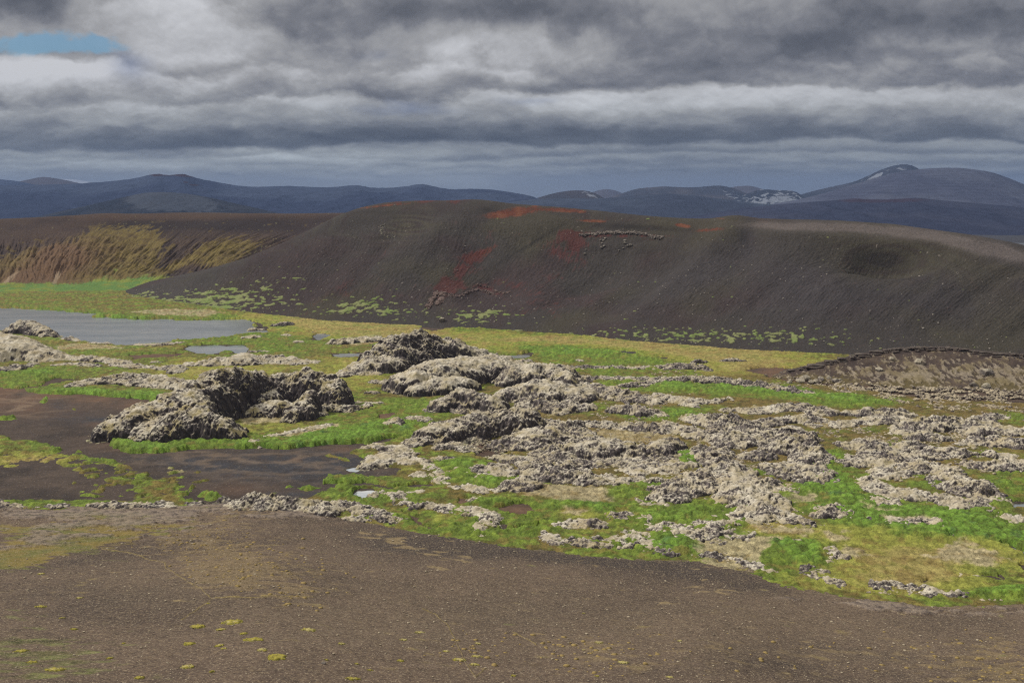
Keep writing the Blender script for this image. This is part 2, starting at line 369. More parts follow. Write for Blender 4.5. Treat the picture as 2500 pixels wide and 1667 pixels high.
VEGP = [wpoly(3, p) for p in (
    [(-600,828),(0,835),(150,865),(330,900),(400,922),(390,950),(520,965),(640,985),(760,1000),(860,1045),(930,1060),(1000,1100),(1150,1110),(1210,1160),(1250,1250),(1200,1330),(-600,1330),(-600,1262),(0,1262),(200,1255),(500,1250),(700,1250),(850,1245),(840,1190),(800,1110),(700,1050),(600,1012),(450,1005),(330,1000),(200,1005),(0,1030),(-600,1040)],
    [(0,716),(90,716),(128,735),(60,748),(-40,742)], [(248,606),(285,598),(318,625),(280,640),(250,632)], [(466,665),(490,658),(516,675),(480,684)],
    [(790,705),(845,702),(840,715),(795,716)], [(1795,1155),(1840,1150),(1872,1162),(1830,1178),(1800,1172)], [(1885,1160),(1960,1150),(2052,1172),(1960,1188),(1890,1182)],
    [(1715,1200),(1760,1188),(1792,1202),(1750,1216)], [(1255,1225),(1330,1202),(1440,1212),(1440,1240),(1330,1252),(1265,1245)], [(1840,1222),(1890,1215),(1885,1235),(1845,1235)],
    [(480,1210),(560,1195),(670,1215),(600,1232)], [(600,1175),(650,1170),(670,1182),(620,1190)],
    [(2055,965),(2110,955),(2245,985),(2240,1012),(2150,995),(2070,985)], [(2048,1125),(2120,1095),(2230,1085),(2345,1095),(2345,1125),(2230,1130),(2120,1150)],
    [(2350,1010),(2400,960),(2480,1000),(2560,1060),(2700,1060),(2800,1100),(2770,1140),(2600,1150),(2400,1150),(2380,1110),(2500,1090),(2540,1060)],
    [(1385,310),(1440,298),(1500,305),(1480,325),(1390,325)], [(2060,1155),(2110,1150),(2120,1165),(2070,1168)],
)]
LAKE = [(-900,22),(-300,24),(0,30),(200,38),(400,50),(560,62),(622,75),(588,88),(700,94),(890,105),(1000,102),(1250,108),(1400,105),(1560,104),(1628,120),(1622,145),(1600,170),(1680,178),(1732,186),(1640,192),(1560,200),(1480,220),(1300,235),(1150,240),(1000,262),(900,268),(800,275),(720,270),(600,258),(500,245),(440,235),(340,225),(338,200),(240,190),(100,180),(60,178),(-300,176),(-900,176)]
WATER = [('lake', 3, LAKE), ('pond', 3, [(1188,290),(1225,272),(1300,276),(1380,266),(1450,276),(1530,268),(1575,285),(1560,325),(1520,318),(1480,302),(1420,300),(1380,318),(1300,325),(1240,308)]),
         ('pond', 3, [(2132,330),(2200,322),(2300,322),(2370,335),(2260,338),(2150,345)]), ('pond', 3, [(2226,1060),(2250,1053),(2290,1060),(2270,1069),(2240,1068)]),
         ('pond', 4, [(180,1115),(205,1095),(280,1090),(305,1108),(285,1138),(220,1142),(185,1130)]), ('pond', 4, [(1120,232),(1200,228),(1280,228),(1270,242),(1150,245)]),
         ('pond', 3, [(2000,215),(2030,192),(2110,203),(2080,215),(2040,236)]), ('pond', 3, [(1975,180),(2010,183),(2018,190),(1985,188)]),
         ('pond', 5, [(2010,995),(2300,990),(2300,1012),(2030,1012)]), ('pond', 5, [(1950,1222),(2075,1255),(2300,1268),(2300,1282),(2075,1268)])]
WPOLY = [(n, wpoly(t, p, -0.15)) for n, t, p in WATER]
ISLAND = wpoly(3, [(30,178),(70,150),(150,150),(240,165),(320,195),(335,225),(200,232),(60,215)])
FLATS = [wpoly(3, p) for p in ([(330,285),(480,262),(780,282),(800,300),(560,302),(350,300)], [(820,62),(1000,42),(1200,42),(1350,48),(1430,65),(1310,92),(1000,78)],
                               [(1700,868),(1850,830),(2000,795),(2150,778),(2180,800),(2000,835),(1850,865)], [(1500,600),(1700,560),(1900,640),(1850,760),(1560,790),(1480,700)],
                               [(880,1010),(1000,1030),(1150,1065),(1180,1085),(1000,1075),(900,1045)])] + \
        [wpoly(4, p) for p in ([(1190,1105),(1450,1060),(1750,1075),(1850,1170),(1700,1185),(1500,1165),(1300,1140)], [(1650,720),(1950,702),(2180,725),(2240,770),(2100,795),(1800,785)],
                               [(1400,470),(1620,470),(1650,540),(1500,620),(1350,610),(1290,540)], [(30,165),(120,120),(340,100),(350,150),(200,170)], [(2000,880),(2150,900),(2200,1000),(2000,1010),(1900,960)],
                               [(1480,1220),(1650,1225),(1690,1245),(1520,1255)])] + \
        [wpoly(5, p) for p in ([(700,975),(800,950),(960,950),(900,988),(740,990)], [(560,1125),(900,1128),(880,1180),(600,1172)], [(1260,1085),(1450,1075),(1600,1090),(1600,1130),(1300,1122)],
                               [(1030,1235),(1140,1250),(1240,1300),(1150,1320),(1060,1290)], [(1940,1080),(2200,1075),(2200,1112),(1980,1110)], [(880,550),(980,535),(1080,545),(980,575)],
                               [(380,1500),(700,1200),(400,1190),(200,1205)], [(1130,995),(1200,1010),(1380,1050),(1330,1055),(1200,1030)], [(1700,1200),(1800,1260),(2000,1300),(1850,1360),(1500,1290)],
                               [(940,1160),(1060,1180),(1150,1210),(1000,1215)])]

def plain_fields(x, y):
    """zone fields on world points of the plain"""
    u, v = proj(x, y, np.zeros_like(x)); f = {}
    w1 = fbm(x, y * 0.8, 9.0, 4, 11); w2 = fbm(x, y, 2.6, 3, 17)
    wx = x + fbm(x, y, 6.0, 3, 21) * 1.6; wy = y + fbm(x, y, 6.0, 3, 27) * 2.6
    sand = np.full(x.shape, -14.0, F)
    for p in SAND: sand = np.maximum(sand, sdf_poly(wx, wy, p))
    vegp = np.full(x.shape, -14.0, F)
    for p in VEGP: vegp = np.maximum(vegp, sdf_poly(wx, wy, p))
    water = np.full(x.shape, -14.0, F)
    for n, p in WPOLY:
        q = 1.0 if n == 'lake' else 0.35
        water = np.maximum(water, sdf_poly(x + w1 * 2.2 * q + w2 * .8 * q, y + w1 * 4.0 * q + w2 * 1.5 * q, p))
    water = np.minimum(water, -sdf_poly(x, y, ISLAND))
    flat = np.full(x.shape, -14.0, F)
    for p in FLATS: flat = np.maximum(flat, sdf_poly(wx, wy, p))
    # spotted vegetation on the gravel
    spot = pxblob(u, v, [(3,1000,1180,230,75,0,1.1),(3,250,960,300,50,8,.5),(3,640,1090,160,70,0,.5),(3,120,1000,200,40,0,.4),(3,1100,1080,120,30,0,.4)])
    patch = fbm(x * 0.55, y * 0.55, 2.4, 4, 31)
    vg = np.where(sand > 0, np.maximum(vegp / 1.5, -2), 3.0)
    vg = np.maximum(vg, np.minimum(-sand / 0.8 + w2 * 0.7 + 0.3, 3))
    vg = np.where((sand > 0.2) & (spot > 0.25), np.maximum(np.minimum(vg, 2.0) * np.where(spot > .5, .35, 1), (patch + spot * 0.55 - 0.42) * 5), vg)
    vg = vg + w2 * 0.8
    vg = np.where(water > -0.5, np.minimum(vg, -water * 2 - 0.2 + w2 * .5), vg)
    f['vg'] = vg; f['sand'] = sand; f['water'] = water; f['flat'] = flat; f['u'] = u; f['v'] = v; f['w1'] = w1; f['w2'] = w2
    return f

def axis_dense(lo, hi, step, ext):
    m = np.arange(lo, hi + step, step); return np.concatenate([np.sort(lo - np.asarray(ext)), m, hi + np.asarray(ext)])
def build_plain():
    us = axis_dense(-130, 2630, 2.0, list(np.arange(6, 800, 6)) + [830, 880, 1000, 1300, 1800, 3500, 7000])
    vs = np.concatenate([np.linspace(2400, 1600, 8), np.arange(1540, 660, -1.7), np.arange(660, 560, -4), [550, 540, 530, 520, 512, 506, 502, 499, 497]])
    A = (us - W0 / 2) / FOC / (CP - 0.0); _, T = ray(np.zeros_like(vs), vs); Y = -CAMZ / T
    a, y = np.meshgrid(A, Y); x = a * y
    x = x.astype(np.float64); f = plain_fields(x, y)
    u, v = f['u'], f['v']; nr, nc = x.shape
    far = sm(y, 620, 800)
    base = 0.25 * fbm(x, y, 22.0, 3, 41) * (1 - far)
    depth = sm(f['water'], -1.2, 1.5)
    zg = base * (1 - sm(f['water'], -8, -1)) + 0.06 * f['w2'] - 0.15 + 0.2 * (1 - sm(f['sand'], -2, 1)) - depth * 0.6
    # ---- soil colour
    gravel = C(78, 68, 62); brown = C(112, 88, 72); dark = C(62, 55, 52); wet = C(62, 62, 67); pale = C(146, 126, 106)
    n1 = fbm(x * .6, y * .35, 7.0, 5, 51); n2 = fbm(x * .6, y * 0.5, 2.0, 4, 57)
    col = mix(gravel, dark, sm(n1, -.1, .35)); 
    br = pxblob(u, v, [(3,130,610,300,70,4,.9),(3,750,630,180,22,4,1.2),(3,200,560,150,30,0,.6),(3,690,760,90,16,0,1.2),(3,800,900,200,45,0,.4),(3,950,340,200,20,0,1.2),(3,2180,930,80,14,0,1.3),(3,1900,993,50,10,0,1.3),(3,2250,1056,70,22,0,1.5),
                      (3,1500,1100,60,14,0,.5),(3,1550,1180,160,30,0,.5),(4,880,1160,90,30,0,1),(4,1230,1215,160,30,0,.9),(4,360,620,80,40,0,1),(5,700,250,200,40,0,1),(4,600,1280,140,60,0,.5),(5,1700,330,700,60,0,.6),(4,1000,800,160,60,0,.5),(4,680,50,120,30,0,.6)])
    col = mix(col, brown, np.clip(br * (0.75 + n1 * 1.2), 0, 1))
    wt = pxblob(u, v, [(3,1800,1040,420,70,2,1.3),(3,1000,1000,260,18,6,.6),(3,500,740,200,25,0,.6),(3,400,660,120,30,10,.5),(4,1880,210,120,25,0,1.2),(3,620,740,60,12,0,.6),(3,1950,1215,200,14,0,.8),(4,100,900,140,50,0,.7),(3,1250,1020,180,40,20,.3)])
    col = mix(col, wet, np.clip(wt * (0.8 + n2), 0, 1))
    streak = fbm(x * 0.3 + fbm(x, y, 20, 2, 9) * 4, y * 0.75, 2.2, 5, 61)
    col = col * (1 + 0.16 * streak + 0.16 * n2 + .2 * fbm(x * .5, y, 1.2, 3, 141))[..., None]
    pl = sm(ridged(x * .35, y * .6, 5.0, 4, 71), .42, .8) * np.clip(pxblob(u, v, [(3,1600,1000,600,80,3,.7),(3,100,650,200,50,0,1),(3,300,1150,500,60,0,.15)]), 0, 1)
    col = mix(col, pale, pl * .6)
    shore = sm(f['water'], -2.5, 0.2); col = mix(col, C(60, 60, 42), shore * 0.75)
    # ring of brown algae round the two puddles
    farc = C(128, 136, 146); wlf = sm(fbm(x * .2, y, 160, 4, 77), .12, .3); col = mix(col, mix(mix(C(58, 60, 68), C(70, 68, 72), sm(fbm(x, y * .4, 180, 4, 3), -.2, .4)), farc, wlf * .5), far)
    wl = sm(fbm(x * .35, y, 260, 4, 77), .16, .3) * far
    V = np.stack([x, y, zg], -1)
    # grid finer near, coarse far, all one sheet
    ground = mesh_from('ground', V, grid_quads(nr, nc), M_soil, col)
    tag(ground, kind='structure', label='dark brown gravel plain under the green moss and lava')
    # ---- grass sheet
    c1, c1b, id1 = worley(x + w(f, .7), y + w(f, 1.1), 2.6, 3); c2, c2b, id2 = worley(x, y, 1.05, 5)
    lush = .8 * pxblob(u, v, [
        (3,1050,860,330,45,-6,1.3),(3,1000,600,300,25,2,1.3),(3,500,575,300,20,4,1.3),(3,120,470,240,35,0,1.0),(3,800,380,260,40,0,.2),(3,1000,940,160,20,0,1.4),(3,1900,900,300,35,-4,1.0),(3,2150,840,300,50,-8,.8),
        (3,1400,900,200,25,0,1.0),(3,2000,150,200,60,0,.5),(3,1700,280,200,40,0,.9),(3,1400,225,260,18,-4,1.0),(3,1000,95,500,12,0,1.0),(3,500,65,300,12,6,1.2),(3,600,300,500,30,0,.3),(3,1350,1225,110,22,0,1.2),(3,300,1280,600,24,0,.6),(3,285,620,50,25,0,1.5),
        (3,550,985,250,14,8,.8),(3,280,910,120,14,8,.7),(3,30,730,120,16,0,1.2),(3,2200,1120,160,28,0,1.0),(3,1950,1170,120,18,0,1.2),(3,270,445,110,14,0,1.0),
        (4,1700,220,420,50,4,1.3),(4,1400,210,200,25,0,.8),(4,900,60,120,18,8,.6),(4,2150,230,250,40,4,.6),(4,300,560,300,50,0,.5),(4,200,740,260,40,-6,1.0),(4,500,680,140,50,0,.9),(4,650,560,160,30,0,.9),(4,150,1100,140,50,0,.8),
        (4,1080,1050,120,30,0,1.6),(4,850,930,150,28,0,1.5),(4,900,1000,120,30,0,.9),(4,1720,560,110,30,0,.8),(4,1900,330,260,25,0,.6),(4,2000,620,160,28,0,1.0),(4,2150,440,260,35,0,.9),(4,2300,880,50,28,0,1.8),(4,2280,590,120,40,0,1.0),
        (4,1050,1190,170,30,0,1.1),(4,1570,1190,150,26,0,1.1),(4,1760,1220,70,35,0,1.3),(4,1300,1260,300,50,0,.4),(4,1200,1370,200,35,0,1.0),(4,1500,1230,500,60,0,.2),(4,2050,1070,140,30,0,1.2),(4,1950,1130,120,30,0,.6),(4,2200,1460,200,40,0,1.2),(4,2200,1250,220,60,0,.6),
        (4,850,1320,200,40,0,.7),(4,480,1290,90,25,20,.8),(4,300,1150,150,40,0,.6),(4,600,1120,200,50,0,.4),(4,1650,1440,200,20,0,.6),
        (5,500,350,500,30,3,1.5),(5,900,400,320,28,5,1.5),(5,1150,420,160,22,0,1.3),(5,100,500,160,30,0,1.0),(5,1020,720,90,50,0,1.6),(5,1010,850,130,60,0,1.6),(5,1090,950,140,60,20,1.4),(5,900,1010,180,40,0,1.0),(5,850,910,100,40,0,1.2),
        (5,180,740,50,20,0,1.8),(5,600,820,80,24,0,1.5),(5,240,780,60,24,0,.9),(5,1500,890,130,40,0,1.2),(5,2000,880,140,80,0,1.5),(5,1560,1060,260,50,8,1.3),(5,1900,1160,260,50,8,1.5),(5,1200,1060,140,40,0,1.3),(5,1300,1130,320,40,5,1.1),
        (5,1620,1130,200,40,0,1.0),(5,840,1300,120,40,12,1.6),(5,700,1225,170,28,8,1.5),(5,200,1060,240,70,0,.9),(5,100,1220,180,50,10,1.0),(5,620,1010,90,50,0,.2),(5,470,1110,90,40,0,1.0),(5,2000,1500,200,18,-3,1.6),(5,1900,1400,130,40,10,1.1),
        (5,1300,600,150,24,0,.8),(5,1360,660,110,24,0,.9),(5,1830,700,90,40,-20,1.0),(5,2020,520,100,26,0,1.1),(5,1150,580,100,20,0,.8),(5,870,600,40,40,0,.6),(5,2050,1240,120,40,0,1.2),(5,1400,1180,300,30,0,.7),(5,600,1350,200,60,20,.6),(5,1750,1060,200,40,0,.4)])
    dry = pxblob(u, v, [
        (3,2200,130,400,50,2,1.5),(3,1700,90,200,22,0,.7),(3,150,1010,300,30,0,1.2),(3,260,960,120,30,0,.8),(3,1500,450,400,60,0,.8),(3,1250,430,200,50,0,.9),(3,1700,800,300,40,-8,.8),(3,1650,700,200,60,0,.9),(3,2200,440,200,50,0,.5),(3,600,290,400,30,0,.7),
        (4,200,70,300,50,2,1.6),(4,900,160,350,45,3,1.2),(4,1700,150,600,22,3,1.4),(4,2300,190,300,28,3,1.5),(4,130,280,120,30,0,1.0),(4,250,420,220,60,0,.5),(4,1520,130,300,20,0,.9),
        (4,1600,1240,160,28,0,1.2),(4,1350,1150,220,30,0,.6),(4,1700,1330,260,50,0,.6),(4,720,1300,120,30,0,.7),(4,1000,850,170,30,0,.8),(4,2150,960,100,40,0,.6),(4,2200,560,200,20,0,.3),(4,520,960,70,30,0,.9),
        (5,300,130,500,30,0,1.0),(5,500,190,400,30,3,1.6),(5,430,240,200,24,0,1.5),(5,1120,400,90,10,0,.8),(5,40,610,90,30,0,1.0),(5,780,1030,70,50,0,1.0),(5,150,900,200,40,0,.5),(5,850,1150,350,40,0,1.2),(5,1300,1300,500,90,0,.9),(5,1700,1300,420,90,0,1.1),(5,1500,1450,500,50,0,1.0),
        (5,620,1110,70,40,0,.8),(5,400,1290,130,50,0,.5),(5,1990,720,100,30,0,.8),(5,1050,1440,200,50,0,.2),(5,1350,1150,260,24,0,.4)])
    lava = pxblob(u, v, [(5,700,650,800,330,0,.9),(5,1700,650,600,260,0,.9),(4,1600,700,600,250,0,.8),(5,1500,330,700,70,0,1.2)])
    q1 = fbm(x * .8, y * .8, 7.5, 5, 81); q2 = fbm(x, y, 2.2, 4, 87); q3 = fbm(x, y, 14., 4, 95)
    L = lush + 1.0 * q1 + 0.6 * q2 + .25 * fbm(x, y, .9, 2, 89) - 0.55 * lava * 0.8 - 0.15
    D = dry + 0.75 * q3 + 0.45 * q2 - lush * 0.45 - 0.10
    green = C(108, 128, 54); bright = C(116, 150, 60); olive = C(106, 100, 54); yel = C(154, 156, 74); tan = C(170, 152, 100); ygreen = C(132, 150, 60); blueg = C(92, 124, 70); moss = C(176, 164, 130); brn = C(104, 88, 58)
    g = mix(olive, green, sm(L, -.45, .35)); g = mix(g, bright, sm(L, .45, 1.25)); g = mix(g, blueg, sm(fbm(x, y, 5., 3, 101), .28, .5) * sm(L, .3, .9) * .8)
    g = mix(g, ygreen, sm(q2 + q1 * .5, .0, .4) * .6 * (1 - sm(L, .9, 1.5)))
    g = mix(g, yel, sm(D, .15, .9) * .9); g = mix(g, tan, sm(D, 1.0, 1.7) * .7)
    g = mix(g, brn, sm(lava - lush * .9 + q3 * .8 + q2 * .4, .45, 1.1) * .55)
    fl = sm(f['flat'] + q2 * 2.2 + q1 * 1.5, -.3, 1.2)
    g = mix(g, moss * (1 + .25 * q2)[..., None], fl * .92)
    och = sm(fbm(x, y, 3.4, 4, 111) + .25 * q3 - .25 * L, -.02, .32); g = mix(g, mix(C(150, 130, 74), C(128, 104, 66), sm(q2, -.2, .3)), och * .55)
    st1 = fbm(x * .35, y, 4.0, 5, 131, .6); back = sm(y, 330, 420); g = mix(g, mix(C(108, 136, 60), C(140, 110, 72), sm(q3 + q2 * .5, -.1, .3)), sm(np.abs(st1), .08, .3) * back * .55)
    lushh = sm(L, .1, 1.2) * (1 - fl) * (1 - .7 * sm(D, .3, 1.2))
    g = g * (1 + (id1 - .5) * .34 * lushh + (id2 - .5) * .34 + .36 * q2 + .3 * fbm(x, y, .8, 3, 121))[..., None]
    g = mix(g, olive * .5, sm(.22 - (c1b - c1), 0, .2) * lushh * .5)
    vg = f['vg']; edge = sm(vg, 0, 1.2)
    bump = (1 - np.minimum(c1, 1) ** 2) * (.10 + .55 * lushh) + (1 - np.minimum(c2, 1) ** 2) * (.12 + .26 * lushh) + .16 * q1 + .22 * fbm(x, y, 1.1, 3, 119) + fl * .25 * sm(ridged(x, y, 2.4, 3, 7), .3, .8)
    zv = np.maximum(zg, -.32) + edge * (.22 + bump) * (1 - far) - (1 - edge) * .12 + .04 * far * 0
    g = mix(g, mix(C(98, 112, 66), C(120, 112, 74), sm(q3, -.3, .3)), far)
    Q = grid_quads(nr, nc); keep = (vg.ravel()[Q] > -0.05).any(1) & (f['water'].ravel()[Q] < 0.9).any(1) & (y.ravel()[Q] < 800).all(1) & (np.abs(x.ravel()[Q]) < 600).all(1)
    V = np.stack([x, y, zv], -1).reshape(-1, 3); V2, Q2, c2_ = compact(V, Q, g.reshape(-1, 3), keep)
    tag(mesh_from('grass', V2, Q2, M_grass, c2_), kind='stuff', label='green and straw coloured grass and moss covering the plain')
    # ---- water
    lab = {0: 'wide grey blue lake at the foot of the yellow streaked hill', 1: 'small pale pond with dark bars just below the lake', 2: 'thin sliver of water left of the jagged dark peak', 3: 'tiny puddle ringed by brown algae on the black gravel',
           4: 'bright oval puddle beside the mossy rocks above the gravel slope', 5: 'narrow dark pool behind the mossy lava slab', 6: 'winding little stream pool in the grass right of the lake', 7: 'tiny rill in the grass right of the lake',
           8: 'brown pool at the right edge among green cushions', 9: 'dark channel of water at the lower right edge'}
    for i, (n, p) in enumerate(WPOLY):
        st = 3.0 if n == 'lake' else .6; mg = 9.0 if n == 'lake' else 1.8; lo = p.min(0) - mg; hi = p.max(0) + mg
        if n == 'lake': lo[0] = max(lo[0], -480)
        gx_, gy_ = np.meshgrid(np.arange(lo[0], hi[0] + st, st), np.arange(lo[1], hi[1] + st, st)); sd = sdf_poly(gx_, gy_, p)
        Vw = np.stack([gx_, gy_, np.full(gx_.shape, -.22)], -1).reshape(-1, 3); Qw = grid_quads(*gx_.shape); kw = (sd.ravel()[Qw] > -mg).all(1)
        Vw, Qw, cw = compact(Vw, Qw, np.ones((len(Vw), 3), F), kw)
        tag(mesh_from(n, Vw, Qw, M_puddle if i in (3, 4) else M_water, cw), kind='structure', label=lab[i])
def w(f, k): return f['w2'] * k
build_plain()
print('plain', round(time.time() - T0, 1))
# ------------------------------------------------------------------ hills and mountains
def crest_fn(pts):
    """traced silhouette (u,v) -> function a -> t"""
    P = np.asarray(pts, float); a, t = ray(P[:, 0], P[:, 1])
    def f(q):
        # smooth the polyline a little
        h = 0.006; return (np.interp(q, a, t) * 2 + np.interp(q - h, a, t) + np.interp(q + h, a, t)) / 4
    return f
def base_fn(pts):
    P = np.asarray(pts, float); a, t = ray(P[:, 0], P[:, 1])
    def f(q):
        h = 0.02; g = lambda z: -CAMZ / np.interp(z, a, t); return (g(q) * 2 + g(q - h) + g(q + h)) / 4
    return f
def hill(crest, base, slope, na, ny, a0, a1, back, k=1.2, power=1.15, relief=None, min_run=60.0, plateau=0.06):
    A = np.linspace(a0, a1, na); tb = base(A); tc = crest(A)
    rise = (CAMZ + tb * tc) / (1 - tc / slope)
    rise = np.maximum(rise, -4.0); run = np.maximum(rise / slope, min_run); yc = tb + run; zc = CAMZ + yc * tc
    S = np.concatenate([np.linspace(-0.12, 1.0, int(ny * .86)), 1 + np.linspace(0.004, 1, ny - int(ny * .86)) ** 1.3 * back])
    s, _ = np.meshgrid(S, A, indexing='ij'); a = np.broadcast_to(A, s.shape)
    y = tb + s * run; x = a * y
    asc = np.where(s > 0, np.abs(s) ** power * zc, s * 12.0); desc = zc - plateau * run * (s - 1) - 0.25 * run * np.maximum(s - 1.5, 0)
    z = softmin(asc, desc + k * .69 * np.minimum(1, np.maximum(zc, 0) / 5), np.minimum(k, 0.05 + np.maximum(zc, 0) * .2))
    return x, y, z, s, a
def grow(x, y, z, d, s):
    return z + d

# ---------------- the dark cinder ridge in the middle distance
CREST = [(-400,790),(0,770),(230,730),(260,712),(330,699),(400,686),(500,664),(600,634),(700,592),(780,552),(830,527),(880,508),(940,496),(1000,492),(1060,491),(1150,495),(1250,500),(1463,510),(1675,526),(1808,539),(2047,546),(2180,555),(2366,585),(2500,611),(2700,660),(3000,760)]
BASE = [(-400,800),(230,735),(300,722),(450,742),(600,764),(800,786),(1000,796),(1200,806),(1400,820),(1600,840),(1800,856),(2000,866),(2200,874),(2500,880),(3000,890)]
def build_ridge():
    x, y, z, s, a = hill(crest_fn(CREST), base_fn(BASE), 0.43, 1500, 620, -0.46, 0.66, 2.2, k=1.6)
    top = np.clip(z / 12, 0, 1)
    z = z + (fbm(x, y, 70., 3, 201) * 3.0 + fbm(x, y, 22., 3, 205) * .6) * sm(s, 0, .3) * (1 - sm(s, .75, 1.0) * .9) * top
    u, v = proj(x, y, z)
    # round hollow on the right, amphitheatre below the ledge, saddle folds
    dents = [(2,1700,475,230,75,4,-11),(2,1690,470,90,28,4,-6),(2,1680,395,320,18,3,3.0),(2,1080,400,50,110,20,-2.0),(1,1840,330,90,35,8,-2.2),(2,140,305,90,28,0,1.2),(2,500,420,240,70,0,-2.6),(1,2200,560,160,120,0,1.2),(2,480,355,160,10,0,1.2),(8,760,480,620,270,-8,-11),(2,820,520,330,60,-42,5),(2,1720,560,420,200,0,5),(9,900,560,500,120,-36,5),(9,1500,820,260,160,0,-5),(2,300,640,300,60,-20,2.5),(9,600,230,300,40,-4,1.2)]
    z = z + pxblob(u, v, dents) * top
    # scree rills: they run down slope, a little to the left
    cc = 0.9 + 0.5 * np.clip((u - 1200) / 1300, -1, 1)
    q = u + (v - 600) * cc * np.clip((v - 480) / 200, .3, 1)
    wq = fbm(x, y, 40., 3, 211) * 10
    r1 = fbm(q + wq, v * 0.3 + wq, 5.0, 5, 215, .65); r2 = perlin((q + wq) / 60, v / 260, 219)
    slope_m = sm(s, .05, .3) * (1 - sm(s, .72, .95))
    z = z + (r1 * .45 + r2 * 1.0 + 1.3 * perlin((q + wq) / 130, v / 400, 222)) * slope_m * top
    u, v = proj(x, y, z)
    char = C(66, 62, 60); dark = C(50, 47, 46); mar = C(66, 57, 57); oliv = C(72, 68, 57); purple = C(68, 64, 66); grey = C(92, 86, 84)
    n1 = fbm(x, y, 45., 4, 221); n2 = fbm(x, y, 9., 4, 225)
    col = mix(char, mar, sm(n1 + pxblob(u, v, [(1,1500,560,300,80,-20,.35),(1,1200,660,300,60,-20,.3),(2,100,650,200,90,0,.3),(9,1300,900,500,160,0,.3)]), -.05, .45))
    col = mix(col, oliv, sm(fbm(x, y, 60., 4, 231) + pxblob(u, v, [(2,1000,330,400,60,5,.3),(9,1500,300,600,60,0,.25),(2,1700,500,330,120,0,.25)]), .0, .4) * .75)
    col = mix(col, purple, np.clip(pxblob(u, v, [(2,1300,600,160,160,40,.9),(2,850,560,260,60,-25,.9),(2,1080,380,26,50,0,.8),(2,1650,650,200,50,0,.7),(2,2100,650,300,80,0,.4)]), 0, 1))
    # strata: thin bands that wander round the knolls of the summit
    fld = fbm(x, y, 95., 3, 241) * 1.0 + z * 0.045
    e = lambda t, X, Y, rx, ry: ((u - tp(t, X, Y)[0]) / (rx / TILES[t][2])) ** 2 + ((v - tp(t, X, Y)[1]) / (ry / TILES[t][2])) ** 2
    r_a = np.sqrt(e(9, 760, 310, 420, 110)); r_b = np.sqrt(e(9, 2060, 290, 330, 95)); r_c = np.sqrt(e(2, 1710, 475, 260, 100))
    fld = fld + .5 * np.exp(-r_a ** 2 * .5) + .55 * np.exp(-r_b ** 2 * .5) - .9 * np.exp(-r_c ** 2 * .5)
    bands = np.sin(fld * 21 + n2 * .8 + n1 * 5) * .6 + np.sin(fld * 47 + 1.3 + n1 * 4) * .4
    bm = np.clip(np.exp(-r_a ** 4 * .12) + np.exp(-r_b ** 4 * .12) + np.exp(-r_c ** 4 * .12) * .8 + .35 * sm(s, .7, .9) * (1 - sm(u, 1500, 1900)), 0, 1) * sm(fbm(x, y, 60., 3, 249), -.35, .1)
    rings = sum(np.exp(-(r_ / 1.05) ** 4) * np.sin(r_ * k_ + n1 * 3 + n2 * .6) for r_, k_ in ((r_a, 17), (r_b, 17), (r_c, 16)))
    bands = bands * (1 - .6 * np.clip(np.exp(-r_c ** 4 * .3) + np.exp(-r_a ** 4 * .3) + np.exp(-r_b ** 4 * .3), 0, 1)) + rings * .9
    col = mix(col, C(84, 80, 66), np.clip(bands, 0, 1) * bm * .45); col = mix(col, C(58, 46, 48), np.clip(-bands, 0, 1) * bm * .5)
    col = mix(col, dark * .8, np.clip(pxblob(u, v, [(2,1700,480,85,32,5,1.3),(2,1690,650,110,30,0,.4),(2,560,328,150,9,3,1.2),(9,700,190,700,14,0,.4),(9,1950,490,330,12,-31,.8),(9,1530,160,60,20,0,.8),(9,560,430,100,18,0,.7),(2,1060,375,24,30,0,.7)]) * (1 + n2), 0, 1) * .7)
    # reds
    red = pxblob(u, v, [(9,1780,190,190,30,-8,1.5),(9,2290,172,170,16,4,1.1),(8,1430,120,60,12,8,1.3),(8,1700,160,130,14,-6,.9),(8,570,78,90,9,3,.9),(8,850,65,260,14,0,.35),(9,700,110,350,10,-6,.8),(9,1430,610,120,28,-32,1.5),(8,1120,255,60,10,5,.5),(2,600,255,90,4,3,.8),(8,1300,14,200,5,6,.7),(8,1720,42,300,5,8,.5)])
    col = mix(col, mix(C(98, 54, 42), C(114, 72, 54), sm(n2, -.1, .4)), sm(red * (1.0 + n2 * 1.2) + r1 * .4, .3, .95) * .9)
    maroon = pxblob(u, v, [(9,1300,740,260,60,-46,1.2),(9,1150,900,120,40,0,.8),(9,1550,930,80,24,20,.8),(8,400,270,95,60,0,1.3),(8,300,420,130,130,15,.5),(8,420,200,180,18,4,.7),(8,950,220,260,10,0,.6),(1,1950,210,200,10,0,.6),(9,1800,880,250,60,0,.35),(9,100,950,300,60,-20,.3),(2,150,690,120,40,0,.3)])
    col = mix(col, C(86, 52, 50), sm(maroon * (1 + n2 * 1.2) + r1 * .7 + n2 * .4, .25, .9) * .85)
    # flat pale gravel shelf at the right summit
    sh = pxblob(u, v, [(2,1250,326,130,12,2,1.0),(2,1500,330,200,11,2,1.2),(2,1800,358,200,14,7,1.2),(2,2080,408,160,18,16,1.2),(2,2300,450,120,18,18,1.2)])
    col = mix(col, C(108, 100, 98), np.clip(sh * (1 + n2 * .6), 0, 1) * .8)
    # fine rills as lighter and darker gravel
    col = col * (1 + slope_m * (.42 * r1 + .16 * r2) + .10 * n2)[..., None]
    stone = (fbm(x * 1.0, y * 1.0, 2.0, 3, 261) > .62 - .10 * pxblob(u, v, [(8,700,180,500,30,0,1.5),(9,1050,1000,150,70,0,1.5),(1,1800,370,90,30,0,2)]))
    col = mix(col, C(150, 142, 134), stone * .55)
